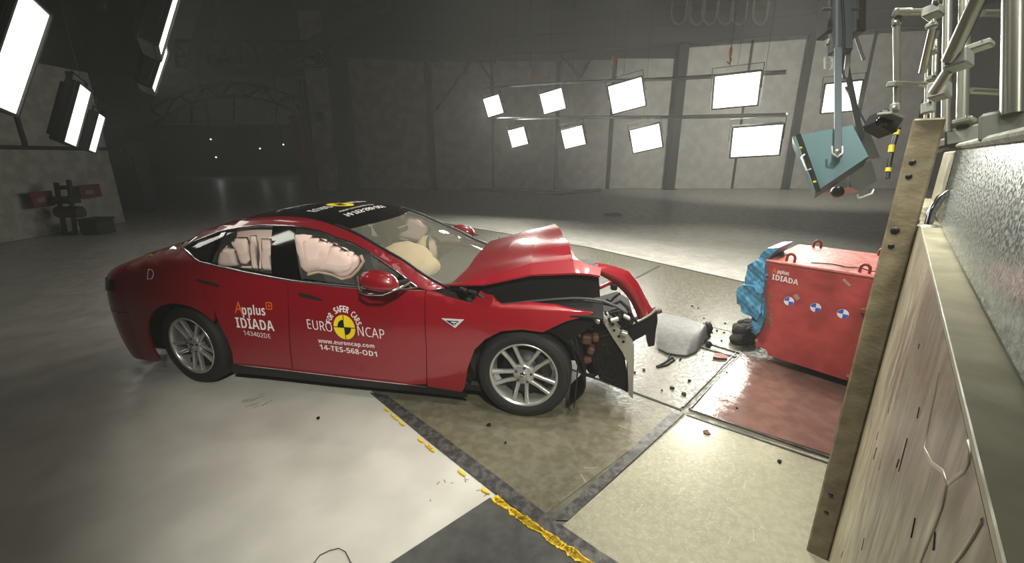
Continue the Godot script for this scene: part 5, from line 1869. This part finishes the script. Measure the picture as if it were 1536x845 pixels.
	obj("lamp_handle", tb([S.call(1286, 292, 3.3), S.call(1288, 298, 3.3), S.call(1308, 291, 3.3), S.call(1311, 284, 3.3)], 0.008, 8), mat("bright clip", Color(0.85, 0.85, 0.82)), s)
	st = mb()
	bar(st, S.call(1264, 74, 3.13), S.call(1292, 208, 3.38), 0.04, 0.02, 0.004)
	bar(st, S.call(1300, 190, 3.4), S.call(1268, 130, 3.38), 0.03, 0.015, 0.004)
	obj("hanging_arm", st, steel, s)
	st = mb()
	ball(st, S.call(1256, 288, 3.3), Vector3(0.045, 0.045, 0.05), 14)
	obj("socket_cap", st, mat("dark plum cap", Color(0.16, 0.07, 0.09), 0.35), s)
	# dark camera case and taped cable near the arm
	var c := thing("camera_case", "dark camera case under the jointed arm's lower pivot", "camera", at(1326, 185, 1.72))
	var cq := c.position
	st = mb()
	box(st, Transform3D(look * Basis(Vector3.BACK, -0.5), at(1324, 186, 1.72) - cq), Vector3(0.09, 0.075, 0.09), 0.012)
	obj("case_body", st, mat("dark camera grey", Color(0.11, 0.115, 0.12), 0.35, 0.2), c)
	st = mb()
	lathe(st, Transform3D(look * Basis(Vector3.RIGHT, PI / 2), at(1322, 184, 1.67) - cq), [Vector2(0.0, 0.008), Vector2(0.02, 0.008), Vector2(0.023, 0.0)], 18)
	obj("lens", st, mats["gloss black"], c)
	var tc := thing("taped_cable", "black cable with yellow tape bands hanging left of the rusty plate", "cable", at(1345, 200, 2.4))
	var tq2 := tc.position
	var pts := []
	for p: Array in [[1348, 192], [1342, 210], [1338, 225], [1334, 245], [1331, 268]]:
		pts.append(at(p[0], p[1], 2.4) - tq2)
	obj("cable_sheath", tb(pts, 0.012, 8), mats["black trim"], tc)
	for p: Array in [[1347, 196, 1344, 203], [1338, 218, 1336, 229], [1333, 252, 1332, 258]]:
		obj("tape_band", tb([at(p[0], p[1], 2.4) - tq2, at(p[2], p[3], 2.4) - tq2], 0.0145, 10), mats["yellow tag"], tc)

# ---------------------------------------------------------------- wreckage on the floor
func debris() -> void:
	var o := thing("undertray", "curved grey plastic tray torn off the car, lying in front of the bumper", "car part", gr(1020, 515))
	var q := o.position
	var A := gr(985, 522)
	var n := 14
	var st := mb()
	var topc := [[985, 470], [1005, 473], [1025, 477], [1042, 483], [1055, 488], [1066, 483]]
	var lowc := [[986, 519], [1000, 526], [1016, 529], [1030, 530], [1044, 524], [1064, 500]]
	sheet(st, 20, 8, func(u: float, v: float) -> Vector3:
		var i := mini(int(u * 5.0), 4)
		var t := u * 5.0 - i
		var tp := Vector2(topc[i][0], topc[i][1]).lerp(Vector2(topc[i + 1][0], topc[i + 1][1]), t)
		var lo := Vector2(lowc[i][0], lowc[i][1]).lerp(Vector2(lowc[i + 1][0], lowc[i + 1][1]), t)
		var m := lo.lerp(tp, v)
		return gr(m.x, m.y + 4.0 * (1.0 - v), 0.02 + 0.13 * v) + Vector3(0, 0.03 * sin(v * PI) + 0.01, 0) - q, Vector3(0, -0.008, 0.003))
	obj("tray_skin", st, mottled("grey tray plastic", Color(0.30, 0.295, 0.29), Color(0.36, 0.355, 0.35), 0.4, 0.4, 0.6, 81), o)
	st = mb()
	ball(st, gr(1060, 494, 0.10) - q, Vector3(0.05, 0.075, 0.07), 14, Basis.IDENTITY, 0.25)
	obj("torn_end", st, mats["torn black plastic"], o)
	for k in 7:
		st = mb()
		box(st, Transform3D(Basis.from_euler(Vector3(rng.randf(), rng.randf() * 3.0, rng.randf())), gr(rng.randf_range(1035, 1064), rng.randf_range(498, 522), 0.03) - q), Vector3(0.06, 0.04, 0.05), 0.008)
		obj("torn_lump", st, mats["torn black plastic"], o)
	var f := thing("foam_clump", "dark crumbled clump of foam under the blue crushed face", "debris", gr(1118, 505))
	var fq := f.position
	st = mb()
	for k in 26:
		ball(st, gr(rng.randf_range(1104, 1132), rng.randf_range(494, 514), 0.02) + Vector3(0, rng.randf_range(0.0, 0.10), 0) - fq, Vector3(1, 0.7, 1) * rng.randf_range(0.045, 0.075), 12, Basis.from_euler(Vector3(rng.randf() * 3, rng.randf() * 3, 0)), 0.3)
	obj("foam_body", st, mat("sooty foam", Color(0.15, 0.145, 0.13), 0.9), f)
	# bent bracket lying on the wet patch
	var b := thing("bent_bracket", "bent black bracket lying on the floor below the grey tray", "car part", gr(1000, 545))
	var bq := b.position
	st = mb()
	for p: Array in [[[985, 550], [996, 545], [1008, 537], [1012, 540], [1000, 548], [986, 551]], [[1002, 541], [1004, 534], [1008, 528]], [[1020, 540], [1024, 532], [1027, 528]]]:
		var w := []
		for k: Array in p:
			w.append(gr(k[0], k[1], 0.012) - bq)
		tube(st, w, 0.009, 7)
	obj("bracket_wire", st, mats["torn black plastic"], b)
	var r := thing("red_fragment", "dull red plastic fragment lying on the floor beside the guide rail", "debris", gr(1079, 538))
	st = mb()
	prism(st, pv([-0.075, -0.02, -0.03, 0.045, 0.03, 0.04, 0.075, 0.0, 0.05, -0.045, -0.02, -0.04]), 0.0, 0.02, Transform3D(Basis(Vector3.RIGHT, -PI / 2 + 0.12), Vector3(0, 0.012, 0)))
	obj("fragment_body", st, mat("dull red plastic", Color(0.42, 0.15, 0.11), 0.5), r)
	# scattered shards
	var spots := [[1026, 593, 0.022, "largest dark shard on the pale floor left of the red plate"], [1008, 583, 0.016, "dark shard on the floor below the bent bracket"], [993, 587, 0.010, "small dark shard near the joint left of the largest shard"], [1034, 572, 0.014, "small dark shard on the pad between the bracket and the red plate"], [1060, 650, 0.02, "brown flake lying on the pale slab below the joint crossing"], [1168, 694, 0.016, "dark flake lying on the glittering pale slab"], [1047, 463, 0.010, "dark crumb on the far slab, left one of a close pair"], [1038, 460, 0.012, "dark crumb on the far slab, right beside its twin"], [1075, 497, 0.012, "dark shard beside the foam clump, near the guide rail"], [1088, 486, 0.012, "dark shard lying behind the foam clump"], [1090, 560, 0.008, "tiny dark chip at the far corner of the red plate"], [1106, 614, 0.008, "tiny dark chip lying on the red plate"], [1082, 512, 0.010, "dark chip between the foam clump and the guide rail"], [1068, 500, 0.012, "dark chip right behind the torn end of the grey tray"], [733, 639, 0.012, "small dark stone on the pad left of the front tyre"], [758, 666, 0.008, "tiny dark chip on the pad below the front tyre"], [478, 629, 0.010, "small dark chip on the white floor beside the sill"], [1056, 478, 0.008, "small dark chip beyond the grey tray"], [1096, 512, 0.014, "dark shard right in front of the foam clump"], [1086, 500, 0.010, "dark chip left of the foam clump"], [1120, 520, 0.010, "dark shard under the struck edge of the red block"], [952, 560, 0.012, "dark shard on the floor right beside the crash beam"], [966, 556, 0.010, "dark chip on the wet floor under the grille shell"]]
	for p: Array in spots:
		var poly := PackedVector2Array()
		var m := 7
		for i in m:
			poly.append(Vector2(cos(TAU * i / m), sin(TAU * i / m)) * float(p[2]) * rng.randf_range(0.5, 1.5))
		st = mb()
		prism(st, poly, 0.0, 0.010, Transform3D(Basis(Vector3.RIGHT, -PI / 2 + rng.randf_range(-0.2, 0.2)), Vector3(0, 0.004, 0)))
		var lab: String = p[3]
		var mi := obj("plastic_shard", st, mats["rusty brown"] if p[0] == 1060 else mats["torn black plastic"])
		mi.position = gr(p[0], p[1], 0.004)
		tag(mi, lab if lab != "" else "tiny black shard strewn on the floor round the wreck", "shard", "shards strewn on the floor")
	# coil of cable far behind, and a thin cable in the foreground
	var ring := []
	for i in 25:
		ring.append(Vector3(cos(TAU * i / 24.0) * 0.28, 0.02, sin(TAU * i / 24.0) * 0.20))
	var cc := tag(obj("cable_coil", tb(ring, 0.035, 8), mats["rusty brown"]), "reddish brown coil lying on the far floor behind the bonnet", "coil") as Node3D
	cc.position = gr(919, 323)
	var fcab := []
	for p: Array in [[470, 846], [480, 833], [495, 826], [508, 823], [518, 828], [527, 846]]:
		fcab.append(gr(p[0], p[1], 0.003))
	tag(obj("thin_cable", tb(fcab, 0.0025, 6), mats["black trim"]), "thin dark cable looping on the white floor at the bottom edge", "cable")
	var far := []
	for p: Array in [[700, 284], [740, 286], [790, 289], [840, 290], [900, 286]]:
		far.append(gr(p[0], p[1], 0.06))
	tag(obj("floor_hose", tb(far, 0.10, 8), mat("dark hose", Color(0.09, 0.09, 0.09), 0.7)), "long dark hose lying across the far floor below the glowing rig", "hose")

# ---------------------------------------------------------------- dim things behind
func left_side() -> void:
	var x := -11.1
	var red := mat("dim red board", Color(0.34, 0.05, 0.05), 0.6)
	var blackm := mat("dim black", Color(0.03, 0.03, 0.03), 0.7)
	for q: Array in [[118, 250, 316, 150, "dark red board hanging high on the pale wall beside the bright lamps", 122, 148, 276, 298], [60, 270, 316, 75, "dark red board with a pale label, left of the tool stand", 50, 76, 286, 312]]:
		var a := atx(q[5], q[8], x)
		var b := atx(q[6], q[7], x)
		var c := (a + b) / 2
		var o := thing("wall_board", q[4], "board", c)
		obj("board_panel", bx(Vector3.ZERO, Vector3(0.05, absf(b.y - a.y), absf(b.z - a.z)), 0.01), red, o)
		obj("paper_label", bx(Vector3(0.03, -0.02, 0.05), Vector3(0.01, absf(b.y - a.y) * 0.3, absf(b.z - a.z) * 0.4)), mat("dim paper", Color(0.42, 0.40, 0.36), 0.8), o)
	var sd := gr(104, 352)
	var o := thing("tool_stand", "black upright tool stand with a dark red motor beside the pale wall", "stand", sd)
	var W := func(u: float, v: float) -> Vector3: return atz(u, v, sd.z) - sd
	for q: Array in [[[84, 274], [98, 352]], [[103, 270], [113, 350]]]:
		obj("post", tb([W.call(q[0][0], q[0][1]), W.call(q[1][0], q[1][1])], 0.05, 8), blackm, o)
	for q: Array in [[86, 282, 104, 281], [80, 302, 112, 297], [98, 352, 114, 349]]:
		obj("rung", tb([W.call(q[0], q[1]), W.call(q[2], q[3])], 0.05, 8), blackm, o)
	obj("motor", tb([W.call(88, 318), W.call(122, 318)], 0.14, 14), mat("dim oxide", Color(0.16, 0.04, 0.04), 0.5), o)
	obj("bracket_box", bx(W.call(98, 300), Vector3(0.5, 0.16, 0.3), 0.02), blackm, o)
	var bn := gr(149, 350)
	var bo := thing("storage_bin", "low black bin on the floor right of the tool stand", "bin", bn)
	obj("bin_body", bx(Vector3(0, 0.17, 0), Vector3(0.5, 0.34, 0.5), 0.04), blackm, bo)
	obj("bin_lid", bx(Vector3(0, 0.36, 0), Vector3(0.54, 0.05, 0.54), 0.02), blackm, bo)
	var cb := gr(22, 350)
	var co := thing("tool_cabinet", "dark cabinet with red drawers at the left edge of the picture", "cabinet", cb)
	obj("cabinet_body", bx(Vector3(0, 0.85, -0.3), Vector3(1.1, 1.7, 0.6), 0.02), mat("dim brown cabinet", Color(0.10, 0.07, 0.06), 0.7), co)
	for k in 3:
		var d := obj("drawer", bx(Vector3(0.1, 0.25 + k * 0.26, 0.02), Vector3(0.75, 0.22, 0.05), 0.01), red, co)
		obj("drawer_handle", tb([Vector3(-0.12, 0.31 + k * 0.26, 0.06), Vector3(0.32, 0.31 + k * 0.26, 0.06)], 0.015, 6), mats["light metal"], d)
	var bl := gr(196, 318)
	var bc := thing("blue_cabinet", "dark blue cabinet covered with pinned papers left of the dark bay", "cabinet", bl)
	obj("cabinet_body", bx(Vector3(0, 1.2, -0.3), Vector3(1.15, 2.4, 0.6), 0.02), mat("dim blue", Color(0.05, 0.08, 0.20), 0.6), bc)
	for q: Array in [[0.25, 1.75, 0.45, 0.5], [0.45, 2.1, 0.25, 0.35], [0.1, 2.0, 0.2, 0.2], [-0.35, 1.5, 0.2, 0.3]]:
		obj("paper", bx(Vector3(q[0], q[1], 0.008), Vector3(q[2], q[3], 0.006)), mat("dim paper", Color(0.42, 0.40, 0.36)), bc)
	# orange post, wedge-shaped, at the mouth of the dark bay
	var op := gr(462, 292)
	var oo := thing("orange_post", "tall rusty orange post leaning at the right edge of the dark bay", "post", op)
	var st := mb()
	bar(st, atz(466, 292, op.z) - op, atz(442, 174, op.z) - op, 0.55, 0.35, 0.03)
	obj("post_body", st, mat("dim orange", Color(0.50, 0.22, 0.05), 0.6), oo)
	var pu := thing("roller_door", "grey ribbed roller door between the orange post and the pale casing", "door", atz(483, 289, -25.2))
	for k in 5:
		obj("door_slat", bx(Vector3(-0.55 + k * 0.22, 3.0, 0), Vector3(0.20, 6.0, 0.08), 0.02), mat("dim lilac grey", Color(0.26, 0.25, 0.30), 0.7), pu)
	# small lights deep in the bay
	for q: Array in [[425, 217, "brightest tiny light deep inside the dark bay, nearest the orange post"], [390, 223, "tiny light deep inside the dark bay, second from the orange post"], [316, 209, "highest faint tiny light in the dark bay"], [324, 236, "lower faint tiny light in the dark bay"]]:
		st = mb()
		ball(st, Vector3.ZERO, Vector3.ONE * 0.07, 10)
		var c := atz(q[0], q[1], -40.0)
		var lo := thing("bay_light", q[2], "light", c, 0.0, "tiny lights in the dark bay")
		obj("bulb", st, glow("tiny bay lamp glow", Color(0.9, 0.95, 1.0), 2.0), lo)
		obj("lamp_stem", tb([Vector3(0, 0.05, 0), Vector3(0, 9.45 - c.y, 0)], 0.015, 6), blackm, lo)
		var l := OmniLight3D.new()
		l.name = "lamp_light"
		l.light_energy = 0.15
		l.light_size = 0.06
		l.omni_range = 60.0
		l.omni_attenuation = 2.0
		l.shadow_enabled = true
		lo.add_child(l)

func back_side() -> void:
	var z := -23.0
	# trolley with a red board
	var p := gr(660, 278)
	var o := thing("trolley", "flat yellowish trolley with a dark red board standing on it, by the back wall", "trolley", p)
	var W := func(u: float, v: float) -> Vector3: return atz(u, v, p.z) - p
	var a: Vector3 = W.call(628, 262)
	var b: Vector3 = W.call(688, 262)
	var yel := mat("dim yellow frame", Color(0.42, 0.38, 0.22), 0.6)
	for y: float in [262, 271]:
		var st := mb()
		bar(st, W.call(628, y), W.call(690, y - 4), 0.12, 0.12, 0.01)
		obj("frame_rail", st, yel, o)
	for u: float in [630, 645, 662, 678]:
		var st := mb()
		bar(st, W.call(u, 261), W.call(u, 271), 0.10, 0.10, 0.01)
		obj("frame_upright", st, yel, o)
	obj("board", bx(W.call(646, 237), Vector3(1.5, 1.75, 0.10), 0.02), mat("dim maroon", Color(0.24, 0.09, 0.11), 0.7), o)
	for q: Array in [[609, 269], [700, 263]]:
		var st := mb()
		lathe(st, Transform3D(Basis(Vector3.RIGHT, PI / 2), W.call(q[0], q[1])), [Vector2(0.0, 0.08), Vector2(0.30, 0.08), Vector2(0.34, 0.0), Vector2(0.30, -0.08), Vector2(0.0, -0.08)], 24)
		obj("wheel", st, blackm2(), o)
	var hd := mb()
	tube(hd, [W.call(624, 262), W.call(621, 236), W.call(628, 232)], 0.05, 8)
	obj("push_handle", hd, yel, o)
	var bp := gr(576, 280)
	var bo := thing("blue_bundle", "blue wrapped bundle on the floor left of the trolley", "bundle", bp)
	var st := mb()
	ball(st, Vector3(-0.15, 0.35, 0), Vector3(0.75, 0.42, 0.5), 18, Basis.IDENTITY, 0.2)
	ball(st, Vector3(0.45, 0.45, 0.1), Vector3(0.5, 0.5, 0.45), 18, Basis.IDENTITY, 0.2)
	obj("wrap", st, mat("dim blue wrap", Color(0.16, 0.19, 0.30), 0.7), bo)
	# stand with two uprights under the lamps
	var sp := gr(806, 275)
	var so := thing("frame_stand", "pale two-footed frame stand with a dark middle post under the lower lamps", "stand", sp)
	var S := func(u: float, v: float) -> Vector3: return atz(u, v, sp.z) - sp
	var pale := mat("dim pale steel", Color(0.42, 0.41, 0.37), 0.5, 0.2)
	for q: Array in [[787, 246, 789, 275.5], [823, 244, 824, 275.5], [789, 264, 824, 262], [780, 257, 789, 256]]:
		st = mb()
		bar(st, S.call(q[0], q[1]), S.call(q[2], q[3]), 0.16, 0.16, 0.02)
		obj("frame_bar", st, pale, so)
	st = mb()
	bar(st, S.call(810, 210), S.call(812, 258), 0.38, 0.3, 0.02)
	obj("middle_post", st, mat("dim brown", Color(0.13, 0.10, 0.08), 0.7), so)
	st = mb()
	for q: Array in [[805, 205, 805, 214], [805, 205, 815, 205], [815, 205, 815, 214]]:
		bar(st, S.call(q[0], q[1]), S.call(q[2], q[3]), 0.06, 0.06)
	obj("bright_bracket", st, mats["bright clip"], so)
	# hoses looped high on the back wall
	var hp := atz(1080, 10, -24.75)
	var ho := thing("hose_loops", "row of pale looped hoses hanging high on the back wall", "hose", hp)
	for q: Array in [[1018, 8], [1045, 6], [1064, 4], [1087, 4], [1108, 2], [1140, -12]]:
		var w := []
		for i in 13:
			var t := i / 12.0
			w.append(atz(q[0] + 11.0 * cos(PI * (1.0 - t)), 20.0 + 17.0 * sin(PI * t), -24.75) - hp)
		var e0: Vector3 = w[0]
		var e1: Vector3 = w[12]
		w.push_front(Vector3(e0.x, 9.44 - hp.y, e0.z))
		w.append(Vector3(e1.x, 9.44 - hp.y, e1.z))
		obj("hose_loop", tb(w, 0.06, 8), mat("dim hose", Color(0.30, 0.29, 0.22), 0.6), ho)

func blackm2() -> Material:
	return mat("dim black", Color(0.03, 0.03, 0.03), 0.7)
